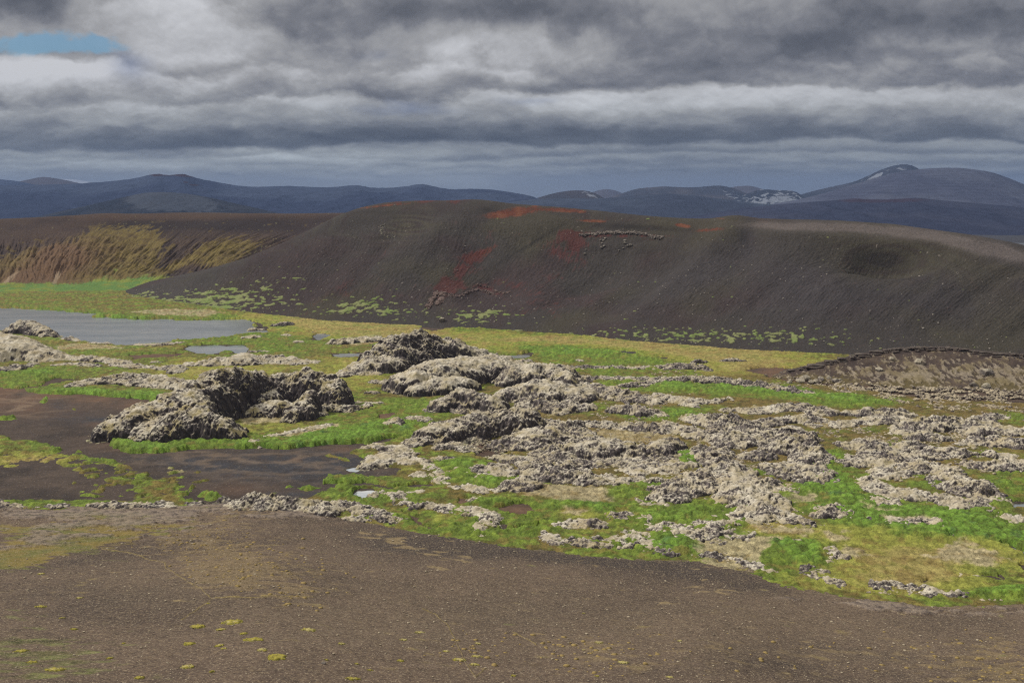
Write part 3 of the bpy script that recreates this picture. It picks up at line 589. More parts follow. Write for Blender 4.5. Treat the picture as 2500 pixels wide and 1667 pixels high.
    # low cushions of moss at the foot: streaks that follow the slope
    qq = u + (v - 700) * 1.6 * (1 - sm(u, 900, 1500)); pn = fbm(qq * .35, v * 1.0, 9.0, 3, 271); pn2 = fbm(u * .42, v * 1.15, 8.0, 3, 275)
    foot = pxblob(u, v, [(1,1150,640,220,60,-14,.75),(1,800,650,260,34,-4,.8),(1,1000,690,350,30,0,.7),(1,500,640,140,22,0,.6),(1,1640,690,130,30,-15,.6),(1,1900,715,240,34,0,.5),(9,350,1090,300,70,0,.55),(9,1480,1180,220,50,-10,.7),(9,700,1150,200,40,0,.3),
                         (2,30,806,90,12,0,.9),(2,500,805,200,30,0,.6),(2,700,830,300,22,0,.6),(2,950,830,250,26,0,.5),(2,1220,815,180,34,0,.5),(2,1400,850,350,30,0,.4),(2,1350,790,60,10,0,.3),(2,1900,750,40,14,0,.5),(2,2280,835,60,10,0,.5),(2,1600,850,200,20,0,.35),(1,2200,740,200,34,0,.45)])
    gm = sm(np.maximum(pn, pn2 * .9) + foot * .42 - .64, 0, .08)
    col = mix(col, mix(C(148, 154, 104), C(122, 140, 78), sm(n2, -.3, .3)) * (1 + .25 * n2)[..., None], gm * .85)
    z = z + gm * .35
    V = np.stack([x, y, z], -1); o = mesh_from('hill', V, grid_quads(*x.shape), M_cinder, col)
    tag(o, kind='structure', label='long dark cinder ridge with rust red patches and ringed hollow on the right')
    return (x, y, z, u, v)
RIDGE = build_ridge()

# ---------------- recessed hill on the left with gullies and yellow moss
def build_left_hill():
    cr = [(-600,560),(-200,545),(0,536),(100,532),(180,527),(270,522),(400,520),(550,521),(700,523),(800,522),(900,522),(1050,540)]
    ba = [(-600,716),(0,716),(250,712),(400,712),(700,712),(1050,712)]
    x, y, z, s, a = hill(crest_fn(cr), base_fn(ba), 0.30, 800, 420, -0.72, -0.12, 2.4, k=1.6, power=1.35)
    top = np.clip(z / 14, 0, 1)
    z = z + (fbm(x, y, 80., 3, 301) * 4.0) * sm(s, 0, .3) * (1 - sm(s, .7, 1) * .9)
    u, v = proj(x, y, z)
    # gullies fan in from the right towards the green foot
    k = np.clip((u - 60) / 400, 0, 1.6); q = u + (v - 600) * (0.25 + 1.1 * k) + fbm(x, y, 50., 3, 305) * 12
    g1 = ridged(q, v * .35, 22.0, 5, 309); g2 = fbm(q, v * .6, 6.0, 4, 313, .65)
    gm = sm(s, .12, .35) * (1 - sm(s, .6, .86))
    z = z + (g1 * 2.6 - 1.0 + g2 * .5 - .8 * sm(.15 - np.abs(perlin(q / 15 + fbm(x, y, 40., 4, 321) * .8, v / 90)), 0, .15)) * gm
    # left nose and broad bays
    z = z + pxblob(u, v, [(1,430,430,60,110,25,3.0),(1,250,520,150,60,0,3.5),(1,700,450,150,100,20,-4),(1,1000,450,90,60,0,3),(1,60,520,120,80,0,-3)]) * top
    u, v = proj(x, y, z); n1 = fbm(x, y, 40., 4, 321); n2 = fbm(x, y, 8., 4, 325)
    col = mix(C(76, 64, 58), C(64, 54, 54), sm(n1, -.2, .3)); col = mix(col, C(92, 76, 62), sm(g1, .3, .8) * gm * .5)
    top_b = pxblob(u, v, [(1,800,285,500,16,0,.9),(1,300,330,200,30,-10,.5)]); col = mix(col, C(88, 70, 60), np.clip(top_b, 0, 1) * .7)
    drk = pxblob(u, v, [(1,820,318,350,14,2,1.2),(1,1250,300,250,14,0,.8),(1,700,350,250,20,3,.5),(1,190,510,30,16,-20,.8),(1,420,480,14,12,0,.6),(1,505,480,16,16,0,.6),(1,780,520,60,30,-20,.6)])
    col = mix(col, C(46, 40, 42), np.clip(drk * (1 + n1), 0, 1) * .75)
    yl = pxblob(u, v, [(1,460,400,40,50,10,1.3),(1,540,440,120,75,-20,1.2),(1,420,500,150,70,0,1.5),(1,250,520,170,60,-10,1.4),(1,100,540,120,50,-20,1.1),(1,620,470,90,60,-30,.7),(1,600,540,120,30,-35,.6),(1,990,450,75,45,-8,1.6),(1,1100,420,80,40,-15,.8),(1,760,530,90,12,-30,1.2),(1,850,490,60,10,-30,.8),(1,40,470,120,50,-20,.4),(1,650,370,130,30,0,.3),(1,1200,410,60,20,-20,.3)])
    gline = np.abs(perlin(q / 15 + n1 * .8, v / 90)) ; gl2 = np.abs(perlin(q / 6.5 + 9, v / 50 + n1))
    ym = sm(yl * .8 + n2 * 1.1 + n1 * .5 - .52, 0, .3) * (1 - .4 * sm(fbm(x, y, 14., 4, 341), .0, .3)) * (1 - .85 * sm(.13 - gline, 0, .1)) * (1 - .5 * sm(.10 - gl2, 0, .08))
    ym = np.maximum(ym, sm(yl * .5 + g1 * .7 - .72, 0, .2) * .8)
    ycol = mix(C(122, 108, 62), C(98, 84, 52), sm(n2 + g2 * .4, -.2, .4)); ycol = mix(ycol, C(112, 88, 66), np.clip(pxblob(u, v, [(1,260,500,170,60,-15,1.1),(1,120,580,100,30,0,.8),(1,260,440,60,30,0,.8)]), 0, 1))
    col = mix(col, ycol, ym)
    pink = sm(pxblob(u, v, [(1,260,560,30,10,-60,1.2),(1,45,565,40,10,-40,1.3),(1,330,590,60,8,0,.6)]) + n2 * .5, .5, 1.0); col = mix(col, C(166, 146, 122), pink * .8)
    col = col * (1 + gm * (.16 * g2 + .16 * (g1 - .4)))[..., None]
    gr = pxblob(u, v, [(1,200,620,400,26,0,1.3),(1,560,600,160,24,-12,1.3),(1,480,560,120,16,-30,.6),(1,30,640,200,30,0,1.0),(1,700,600,60,20,0,.6)])
    gf = sm(gr + (1 - sm(s, .02, .14)) * .8 + n2 * .5 + g2 * .4 - .5, 0, .45)
    col = mix(col, mix(C(100, 132, 70), C(128, 138, 66), sm(n1 + n2, -.2, .4)), gf)
    tuft = sm(fbm(u, v * 1.5, 7., 3, 331) + pxblob(u, v, [(1,620,330,120,20,0,.2),(1,1180,440,100,30,-25,.25)]) - .52, 0, .1) * sm(s, .3, .4)
    col = mix(col, C(140, 136, 96), tuft * .6)
    V = np.stack([x, y, z], -1); o = mesh_from('hill', V, grid_quads(*x.shape), M_cinder, col)
    tag(o, kind='structure', label='brown hill on the left with yellow moss streaks between gullies above the lake')
    return (x, y, z, u, v)
LEFT = build_left_hill()
print('ridge', round(time.time() - T0, 1))

# ---------------- distant mountains
def mountain(name, label, crest, D, depth, c_hi, c_lo, relief=6.0, rs=220., snow=None, na=500, blobs=(), k=6.0, ribs=None, foot=-2.0, strata=None):
    P = np.asarray(crest, float); aa, _ = ray(P[:, 0], P[:, 1]); A = np.linspace(aa.min(), aa.max(), na)
    tc = crest_fn(crest)(A); zc = CAMZ + D * tc; ny = 150
    S = np.concatenate([np.linspace(-1.0, 0, 115), np.linspace(0, 1, 36)[1:]]); s, _ = np.meshgrid(S, A, indexing='ij')
    y = D + s * depth; x = A * y
    prof = np.where(s < 0, (1 + s) ** 1.25, (1 - s) ** .8)
    z = foot + (zc - foot) * prof
    am = np.clip((zc - foot) / 60, 0, 1) * (1 - np.exp(-(s / .12) ** 2) * .9) * np.sin(np.clip(prof, 0, 1) * math.pi) ** .5
    z = z + (ridged(x, y * .5, rs, 5, int(D) % 97) - .35) * relief * am * 1.8 + fbm(x, y, rs * 2.2, 3, int(D) % 89) * relief * am
    z = z + (ridged(x, y, rs * .12, 3, 5) - .4) * relief * .12 * np.clip((zc - foot) / 60, 0, 1)
    u, v = proj(x, y, z)
    n = fbm(x, y * .6, rs * 1.3, 5, 411); n2 = fbm(x, y, rs * .2, 4, 415)
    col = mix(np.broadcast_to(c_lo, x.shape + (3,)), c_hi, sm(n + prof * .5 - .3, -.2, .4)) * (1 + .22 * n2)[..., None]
    if strata is not None:
        zz = z + n * 4; col = col * (1 + strata * np.sin(zz * .55))[..., None]
    for (items, cc, thr, amt) in blobs:
        b = sm(pxblob(u, v, items) + n2 * .5 + n * .3, thr, thr + .3); col = mix(col, cc, b * amt)
    if snow is not None:
        items, thr = snow; b = sm(pxblob(u, v, items) + n2 * .9 + ridged(x, y, rs * .5, 3, 9) * .5 - .2, thr, thr + .12); col = mix(col, C(170, 178, 192, 1.0), b * .45)
    V = np.stack([x, y, z], -1)
    tag(mesh_from(name, V, grid_quads(*x.shape), M_far, col), kind='structure', label=label)
haze_blue = C(68, 77, 98); haze_blue2 = C(56, 64, 86); brown_ = C(80, 76, 80); redd = C(62, 48, 50)  # distant haze painted in: dark rock colours shifted to blue
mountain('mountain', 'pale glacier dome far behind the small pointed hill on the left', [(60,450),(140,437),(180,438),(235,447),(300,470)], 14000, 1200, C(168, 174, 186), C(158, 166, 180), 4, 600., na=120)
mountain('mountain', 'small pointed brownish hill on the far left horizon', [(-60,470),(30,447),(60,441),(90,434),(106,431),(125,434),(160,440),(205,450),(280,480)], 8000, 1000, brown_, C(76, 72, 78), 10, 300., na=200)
mountain('mountain', 'flat dark hill end at the left edge of the horizon', [(-500,425),(-100,432),(0,438),(40,442),(90,452),(150,470)], 7000, 900, haze_blue, haze_blue2, 6, 300., na=200)
mountain('mountain', 'long blue mountain range with reddish double summit on the left', [(-900,440),(-500,446),(-100,452),(0,453),(120,451),(200,448),(270,443),(330,436),(362,428),(372,425),(392,424),(415,431),(436,423),(452,425),(480,436),(530,445),(580,454),(620,457),(700,454),(760,457),(800,458),(830,456),(860,452),(880,453),(905,459),(960,459),(1000,454),(1030,448),(1060,456),(1100,463),(1150,461),(1200,463),(1250,470),(1300,479),(1345,500)], 4600, 1500, haze_blue, haze_blue2, 14, 330., na=900,
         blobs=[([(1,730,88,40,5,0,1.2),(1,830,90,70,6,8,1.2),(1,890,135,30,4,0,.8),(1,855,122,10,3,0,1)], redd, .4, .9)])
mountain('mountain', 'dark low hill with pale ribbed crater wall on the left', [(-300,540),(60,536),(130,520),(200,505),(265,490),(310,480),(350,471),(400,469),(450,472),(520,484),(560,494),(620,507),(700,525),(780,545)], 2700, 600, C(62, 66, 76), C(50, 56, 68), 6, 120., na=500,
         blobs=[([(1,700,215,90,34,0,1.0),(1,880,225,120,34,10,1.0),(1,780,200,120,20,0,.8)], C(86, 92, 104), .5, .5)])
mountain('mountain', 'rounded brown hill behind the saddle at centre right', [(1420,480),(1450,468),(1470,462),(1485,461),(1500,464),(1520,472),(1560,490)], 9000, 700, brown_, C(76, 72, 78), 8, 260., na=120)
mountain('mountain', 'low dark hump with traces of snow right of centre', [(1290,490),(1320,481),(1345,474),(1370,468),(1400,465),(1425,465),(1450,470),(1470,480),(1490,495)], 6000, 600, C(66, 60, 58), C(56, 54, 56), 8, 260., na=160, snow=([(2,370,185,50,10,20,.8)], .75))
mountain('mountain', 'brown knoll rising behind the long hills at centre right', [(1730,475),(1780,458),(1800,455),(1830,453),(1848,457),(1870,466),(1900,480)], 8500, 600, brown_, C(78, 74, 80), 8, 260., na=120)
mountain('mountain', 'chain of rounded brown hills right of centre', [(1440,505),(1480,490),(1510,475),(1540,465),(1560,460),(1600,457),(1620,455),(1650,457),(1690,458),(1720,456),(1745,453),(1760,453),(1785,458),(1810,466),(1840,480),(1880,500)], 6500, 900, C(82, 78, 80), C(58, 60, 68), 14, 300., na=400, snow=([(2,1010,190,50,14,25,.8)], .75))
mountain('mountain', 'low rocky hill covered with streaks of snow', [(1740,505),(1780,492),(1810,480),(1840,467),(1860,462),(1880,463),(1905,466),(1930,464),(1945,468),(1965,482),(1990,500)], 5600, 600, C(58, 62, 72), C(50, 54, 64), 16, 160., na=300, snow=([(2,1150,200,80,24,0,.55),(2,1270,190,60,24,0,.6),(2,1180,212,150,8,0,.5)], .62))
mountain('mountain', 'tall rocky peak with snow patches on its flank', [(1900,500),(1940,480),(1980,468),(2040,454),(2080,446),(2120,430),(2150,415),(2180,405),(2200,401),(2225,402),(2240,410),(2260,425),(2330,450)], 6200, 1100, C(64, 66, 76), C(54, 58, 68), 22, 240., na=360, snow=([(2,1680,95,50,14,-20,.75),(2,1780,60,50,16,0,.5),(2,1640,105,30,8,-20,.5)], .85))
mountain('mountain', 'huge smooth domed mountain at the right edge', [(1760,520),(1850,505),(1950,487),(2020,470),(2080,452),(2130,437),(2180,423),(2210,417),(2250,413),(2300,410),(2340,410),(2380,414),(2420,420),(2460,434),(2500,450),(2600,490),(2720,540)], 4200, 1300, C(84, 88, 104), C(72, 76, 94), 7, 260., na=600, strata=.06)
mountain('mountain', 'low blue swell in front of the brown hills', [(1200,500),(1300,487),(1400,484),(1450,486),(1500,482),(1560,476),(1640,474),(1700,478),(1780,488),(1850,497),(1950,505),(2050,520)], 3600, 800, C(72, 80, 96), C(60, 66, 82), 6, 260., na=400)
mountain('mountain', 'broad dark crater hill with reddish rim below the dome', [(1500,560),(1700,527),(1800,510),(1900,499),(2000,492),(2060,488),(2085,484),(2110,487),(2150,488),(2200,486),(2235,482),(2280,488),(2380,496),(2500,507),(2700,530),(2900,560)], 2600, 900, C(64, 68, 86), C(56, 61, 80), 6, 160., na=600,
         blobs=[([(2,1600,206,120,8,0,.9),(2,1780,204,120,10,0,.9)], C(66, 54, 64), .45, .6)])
print('mountains', round(time.time() - T0, 1))

# ---------------- gravel slope the camera looks down on
EDGE = [(-500,1236),(0,1238),(300,1243),(500,1240),(620,1228),(700,1232),(800,1252),(840,1262),(900,1272),(972,1283),(1060,1298),(1158,1311),(1250,1328),(1340,1342),(1463,1352),(1560,1360),(1622,1363),(1728,1362),(1781,1378),(1830,1392),(1888,1410),(1967,1436),(2074,1453),(2207,1470),(2366,1474),(2500,1468),(2900,1460)]
def slope_h(x, y):
    a = x / y; yb = slope_base(a); sN = yb - y
    kk = 175.0 / yb * sN; z = np.where(sN > 0, .13 * kk + 6.0e-4 * kk ** 2, .22 * sN)
    z = z + .12
    z = z + fbm(x, y, 38., 3, 501) * .8 * sm(sN, 4, 40) + fbm(x, y, 9., 3, 505) * .12 * sm(sN, 0, 10)
    return z, sN
slope_base = base_fn(EDGE)
def build_slope():
    A = np.concatenate([np.linspace(-1.7, -.605, 260), np.linspace(-.6, .6, 1450), np.linspace(.605, 1.7, 260)]); yb = slope_base(A)
    sr = np.concatenate([np.linspace(-5, 0, 16)[:-1], np.linspace(0, 1, 640) ** 1.0 * 150.0, np.linspace(153, 170, 6)])
    s, a = np.meshgrid(sr, A, indexing='ij'); y = np.maximum(yb - s, 12 + (170 - s) * .02); x = a * y
    z, sN = slope_h(x, y); u, v = proj(x, y, z)
    n0 = fbm(x, y, 30., 4, 511); n1 = fbm(x, y, 8., 4, 515); n2 = fbm(x, y, 1.6, 4, 519)
    col = mix(C(106, 91, 79), C(86, 74, 66), sm(n0 + n1 * .6, -.2, .4))
    col = mix(col, C(112, 98, 82), np.clip(pxblob(u, v, [(6,1700,600,600,120,0,.6),(7,600,600,700,100,0,.35),(7,1500,720,900,110,0,.5),(6,700,480,260,60,0,.5)]) * (1 + n1), 0, 1) * .6)
    dk = pxblob(u, v, [(7,100,310,320,26,4,1.3),(7,900,420,260,32,8,1.1),(6,2100,290,260,40,6,1.1),(6,1900,300,200,60,0,.7),(7,500,350,300,20,4,.8),(7,1500,760,200,16,8,.5),(7,1250,830,160,12,4,.6),(6,350,360,250,30,-4,.4),(6,300,520,250,50,0,.3)])
    col = mix(col, C(62, 56, 56), np.clip(dk * (1 + n1 * .8 + n0 * .5), 0, 1) * .8)
    # dusty moss between the stones
    mo = pxblob(u, v, [(6,1050,300,300,80,10,.8),(6,1050,380,240,80,20,.8),(6,900,180,300,40,-6,.6),(6,1250,130,200,20,0,.8),(6,1300,470,300,80,10,.5),(6,1000,440,200,50,0,.6),(7,1500,780,900,100,0,.5),(7,2250,850,200,80,0,1.1),(7,400,800,300,80,0,.5),(6,450,400,120,20,-10,.5)])
    f1 = fbm(x * .6, y, 2.0, 4, 521)
    col = mix(col, C(138, 120, 88), sm(mo * .7 + f1 * 1.3 + n1 * .6 - .5, 0, .5) * .55)
    yg = pxblob(u, v, [(6,150,320,400,34,-9,1.2),(6,450,240,300,26,-8,.9),(6,430,160,200,20,0,1.3),(6,100,210,220,18,0,1.2),(6,250,240,220,20,-8,.8),(6,30,360,150,24,0,.8)])
    col = mix(col, mix(C(138, 122, 56), C(108, 112, 52), sm(n1, -.2, .3)), sm(yg * .85 + f1 * .9 + n1 * .4 - .5, 0, .4) * .8)
    olv = pxblob(u, v, [(6,60,800,220,110,-4,1.0),(6,300,850,260,80,-4,.8),(6,100,640,120,60,0,.4),(6,150,730,200,20,-4,.4)])
    gx = fbm(x * .25, y * 1.0, 2.6, 4, 531)
    col = mix(col, mix(C(92, 94, 52), C(122, 132, 72), sm(f1, -.1, .5)), sm(olv * .6 + gx * .8 + f1 * .7 - .5, 0, .4) * .65)
    col = mix(col, C(50, 46, 36), sm(olv * .4 + ridged(x * .2, y, 4.0, 3, 533) - 1.12, 0, .15) * .6)
    # crust of grey lichen rock along the left edge and at the rim of the slope
    cr = pxblob(u, v, [(6,200,180,500,60,0,1.0),(6,600,130,400,30,0,1.1),(6,900,100,300,20,0,.8),(6,1250,90,220,30,0,1.2),(6,100,280,200,14,-8,1.0),(6,1450,130,180,30,10,.8),(6,650,190,120,40,0,.5),(7,1650,560,300,14,5,.9),(7,2000,580,350,14,0,.8),(7,1080,390,120,10,20,.9)])
    rk = sm(cr * .55 + fbm(x * .5, y, 6.0, 5, 541, .7) * 1.5 + n1 * .4 - .42, 0, .3) * sm(cr, .12, .5)
    col = mix(col, mix(C(150, 136, 124), C(94, 86, 84), sm(n2, -.2, .3)), rk * .8)
    rim = sm(sN, 0, 1.2) * (1 - sm(sN + f1 * 1.5, 1.5, 4.5)); col = mix(col, C(132, 120, 92), rim * .5 * sm(f1 + .2, 0, .3))
    # yellow threads of moss growing in cracks
    thr = np.zeros(x.shape, F)
    for (tl, pts, wd) in ((6, [(470,300),(600,320),(690,350),(755,362),(765,385),(800,412),(840,432),(880,460),(920,480),(945,510),(968,524),(1030,522),(1130,523),(1300,517),(1440,520)], 1.1), (6, [(968,526),(955,550),(905,578),(865,605),(830,628)], 1.0),
                          (6, [(1940,575),(2010,605),(2060,655),(2085,700),(2110,760),(2140,820),(2180,890),(2230,850)], 1.0), (7, [(0,685),(60,710),(110,740)], 1.2)):
        P = np.asarray(pts, float); pu, pv = tp(tl, P[:, 0], P[:, 1])
        m = (u > pu.min() - 12) & (u < pu.max() + 12) & (v > pv.min() - 12) & (v < pv.max() + 12)
        uu = u[m] + n1[m] * 6; vv = v[m] + f1[m] * 4; d = np.full(uu.shape, 99.)
        for i in range(len(P) - 1):
            ex, ey = pu[i + 1] - pu[i], pv[i + 1] - pv[i]; t = np.clip(((uu - pu[i]) * ex + (vv - pv[i]) * ey) / (ex * ex + ey * ey), 0, 1)
            d = np.minimum(d, np.hypot(uu - pu[i] - t * ex, vv - pv[i] - t * ey))
        thr[m] = np.maximum(thr[m], (1 - sm(d, wd * .5, wd * 1.5)) * sm(f1[m] + .55, 0, .4))
    col = mix(col, C(150, 134, 78), thr * .6)
    # grey-green flecks
    patch = pxblob(u, v, [(6,1830,265,70,26,20,1.2),(6,1680,245,50,14,0,1),(6,2060,330,90,24,10,1),(6,2000,385,50,8,10,1.2),(7,930,485,110,14,4,1.3),(7,880,385,60,10,0,1),(7,720,545,60,8,0,1.0),(7,1300,515,60,6,0,.8),(6,700,440,60,8,0,.6),(7,1050,385,50,6,0,.8)])
    col = mix(col, C(148, 130, 96), sm(patch * .6 + f1 * 1.1 - .55, 0, .2) * .75)
    col = col * (1 + .22 * n2 + .12 * n1)[..., None]
    z = z + .10 * n2 + rk * (.25 + .35 * np.abs(n2)) + sm(mo, .4, 1.2) * np.maximum(f1, 0) * .35 + thr * .08
    o = mesh_from('hillside', np.stack([x, y, z], -1), grid_quads(*x.shape), M_slope, col)
    tag(o, kind='structure', label='brown gravel slope in front dotted with moss')
build_slope()
print('slope', round(time.time() - T0, 1))
# ---------------- air
def build_haze():
    x0, x1, y0, y1, z0, z1 = -11000., 11000., -400., 16500., -60., 420.
    V = [(x0,y0,z0),(x1,y0,z0),(x1,y1,z0),(x0,y1,z0),(x0,y0,z1),(x1,y0,z1),(x1,y1,z1),(x0,y1,z1)]
    Q = [(0,3,2,1),(4,5,6,7),(0,1,5,4),(1,2,6,5),(2,3,7,6),(3,0,4,7)]
    me = bpy.data.meshes.new('haze'); me.from_pydata(V, [], Q); me.update()
    m = bpy.data.materials.new('air'); m.use_nodes = True; nt = m.node_tree; nt.nodes.clear()
    o = nt.nodes.new('ShaderNodeOutputMaterial'); p = nt.nodes.new('ShaderNodeVolumePrincipled')
    p.inputs['Color'].default_value = (0.30, 0.45, 0.82, 1); p.inputs['Density'].default_value = HAZE
    nt.links.new(p.outputs[0], o.inputs['Volume']); me.materials.append(m)
    tag(link('haze', me), kind='stuff', label='thin blue air between the viewer and the far mountains')
HAZE = 5.5e-5
build_haze()
# ------------------------------------------------------------------ lava mounds and outcrops
def lava(tile, nodes, label, name='lava_outcrop', cat='lava outcrop', group=None, moss=0.75, lump=1.0, crag=1.0, sharp=0.55, olive=0.0, step=1.0, smooth=0.0, zoff=0.0, warm=0.0, chains=None, minh=.85, foot=0.6, east=0.0, ys=1.1):
    seed = len(bpy.data.meshes) % 61
    chains = chains or [nodes]; allN = []; CH = []
    for ch in chains:
        P = np.asarray(ch, float); u, vb = tp(tile, P[:, 0], P[:, 2]); _, vt = tp(tile, P[:, 0], P[:, 1]); wd = P[:, 3] * (1.0 if group == 'large lava mounds' else 1.14)
        _, y0 = gp(u, vb, zoff); yc = y0 + foot * wd
        aa, tt = ray(u, vt); zc = CAMZ + yc * tt - zoff; xc = aa * yc; zc = np.maximum(zc, minh * np.minimum(1.2, .25 + wd / 3.0))
        n = np.stack([xc, yc, zc, wd], 1); CH.append(n); allN.append(n)
    N = np.concatenate(allN); mg = N[:, 3].max() * 1.35 + 1.5
    ym = N[:, 1].mean(); st = 0.175 * ym / 230 * step
    X = np.arange(N[:, 0].min() - mg, N[:, 0].max() + mg, st); Yv = np.arange(N[:, 1].min() - mg, N[:, 1].max() + mg, st * ys)
    x, y = np.meshgrid(X, Yv); wm = float(np.median(N[:, 3]))
    wx = x + fbm(x, y, wm * 1.3, 5, seed, .6) * wm * .55 + fbm(x, y, 1.6, 2, seed + 2) * .45
    wy = y + fbm(x, y, wm * 1.3, 5, seed + 5, .6) * wm * .65 + fbm(x, y, 1.6, 2, seed + 8) * .45
    h = np.full(x.shape, -9.0); Hm = np.full(x.shape, .5)
    for n in CH:
        if len(n) == 1: n = np.concatenate([n, n + np.array([[.01, 0, 0, 0]])])
        for i in range(len(n) - 1):
            a, b = n[i], n[i + 1]; e = b - a; L = e[0] ** 2 + e[1] ** 2 + 1e-9
            t = np.clip(((wx - a[0]) * e[0] + (wy - a[1]) * e[1]) / L, 0, 1)
            s = np.hypot(wx - a[0] - t * e[0], wy - a[1] - t * e[1]) / (a[3] + t * e[3]); H = a[2] + t * e[2]
            hh = np.where(s < 1, H * np.maximum(1 - np.minimum(s, 1) ** 2.0, 0) ** sharp, -(s - 1) * 1.1)
            m = hh > h; h = np.where(m, hh, h); Hm = np.where(m, H, Hm)
    # broken plan: the crest swells and sinks, bites are taken out of the flanks
    bite = fbm(x, y, 3.4, 4, seed + 61, .6) * min(1.0, wm / 3.6); low = (Hm < 3.0)
    h = np.where(h > 0, h * np.where(low, np.clip(.80 + .9 * bite, .2, 1.15), 1 + .12 * bite), h) + np.where(low, .5, .3) * bite * (h < 1.0)
    ins = sm(h, 0, .6); cs = np.clip(Hm, .8, 8); sy = y + h * .8; sx = x + h * .5
    crg = ridged(sx, sy, 1.8 + cs * .5, 5, seed + 11) - .35
    lg_ = fbm(x, y, 6., 3, seed + 33)                       # carpets of moss here, broken blocks there
    z = h * (1 + np.where(low, .22, .08) * fbm(x, y, wm * 1.6, 3, seed + 44)) + ins * crag * (crg * cs * .10 + fbm(sx, sy, 4. + cs * .5, 4, seed + 15) * cs * .12 * (1 + .6 * (Hm > 3)))
    brk = 1 - sm(h, .2, 1.0); lumpy = (1 - .7 * smooth) * (.28 + .72 * sm(lg_, -.2, .2))
    c1, c1b, i1 = worley3(x + fbm(x, y, 1.2, 2, 3) * .3, y + fbm(x, y, 1.2, 2, 7) * .3, z, .95 * lump, seed); c2, c2b, i2 = worley3(x, y, z, .46 * lump, seed + 1)
    z = z + brk * (fbm(x, y, 2.6, 3, seed + 41) * .50 + (.42 - c1) * .7 * lumpy)
    gy, gx = np.gradient(h + (z - h) * .8 - brk * (.42 - c1) * .6 * lumpy, st * ys, st); g = np.hypot(gx, gy)
    ins2 = np.maximum(ins, .5 * brk * (z > -.3))
    lum = ins2 * lumpy * ((1 - np.minimum(c1 * 1.1, 1) ** 2) * .34 * (.2 + i1 * 1.2) + (1 - np.minimum(c2 * 1.1, 1) ** 2) * .12 * (.3 + i2) / (1 + .6 * g) - .18)
    # colours: moss where it can hold, bare rock on steep faces and between cushions
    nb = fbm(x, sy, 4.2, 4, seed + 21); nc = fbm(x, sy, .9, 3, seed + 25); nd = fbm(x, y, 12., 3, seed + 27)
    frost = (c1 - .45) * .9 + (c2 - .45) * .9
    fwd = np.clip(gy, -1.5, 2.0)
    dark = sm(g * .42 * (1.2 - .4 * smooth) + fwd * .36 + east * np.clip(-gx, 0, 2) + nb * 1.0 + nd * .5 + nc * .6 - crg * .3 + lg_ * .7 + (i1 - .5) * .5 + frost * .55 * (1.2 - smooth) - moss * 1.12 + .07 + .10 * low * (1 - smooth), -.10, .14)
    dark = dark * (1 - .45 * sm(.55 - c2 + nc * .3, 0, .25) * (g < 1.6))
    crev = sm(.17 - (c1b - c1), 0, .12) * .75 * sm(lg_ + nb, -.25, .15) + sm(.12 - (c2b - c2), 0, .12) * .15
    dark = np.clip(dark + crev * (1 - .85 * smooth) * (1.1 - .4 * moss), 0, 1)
    ms = mix(C(184, 174, 151), C(212, 205, 188), sm(nb + i2 * .3, -.1, .5)); ms = mix(ms, C(150, 138, 86), sm(-nb - nc * .3 + .1 + olive - .30, 0, .5) * .7)
    ms = mix(ms, C(178, 162, 130), sm(nd + warm - .1, 0, .5) * .45)
    ft = (1 - sm(h, .0, .6)); ms = mix(ms, C(118, 118, 58), ft * .6 * sm(nb + nc + .25, 0, .4))
    rk = mix(C(64, 59, 61), C(112, 104, 102), sm(nc + i2 * .7 - .2, -.1, .5)); rk = mix(rk, C(46, 42, 44), sm(g - 1.2 - nb, 0, 1.0) * .6)
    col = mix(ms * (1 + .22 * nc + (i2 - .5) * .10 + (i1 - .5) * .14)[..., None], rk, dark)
    # cushions bulge out along the surface normal, so steep faces get knobs too
    gl = np.sqrt(1 + np.minimum(g, 2.5) ** 2); gs = np.minimum(1, 2.5 / np.maximum(g, 1e-3)); rock = ins * crag * (ridged(sx, sy, 1.1, 3, seed + 51) - .4) * .11
    lum = lum + rock; zz = z + lum / gl
    V = np.stack([x - gx * gs / gl * lum, y - gy * gs / gl * lum, zz + zoff], -1).reshape(-1, 3); Q = grid_quads(*x.shape); keep = (zz.ravel()[Q] > -.30).any(1)
    V, Q, col = compact(V, Q, col.reshape(-1, 3), keep)
    o = mesh_from(name, V, Q, M_lava, col, origin=(float(N[:, 0].mean()), float(ym), zoff))
    tag(o, label, cat, group); return o

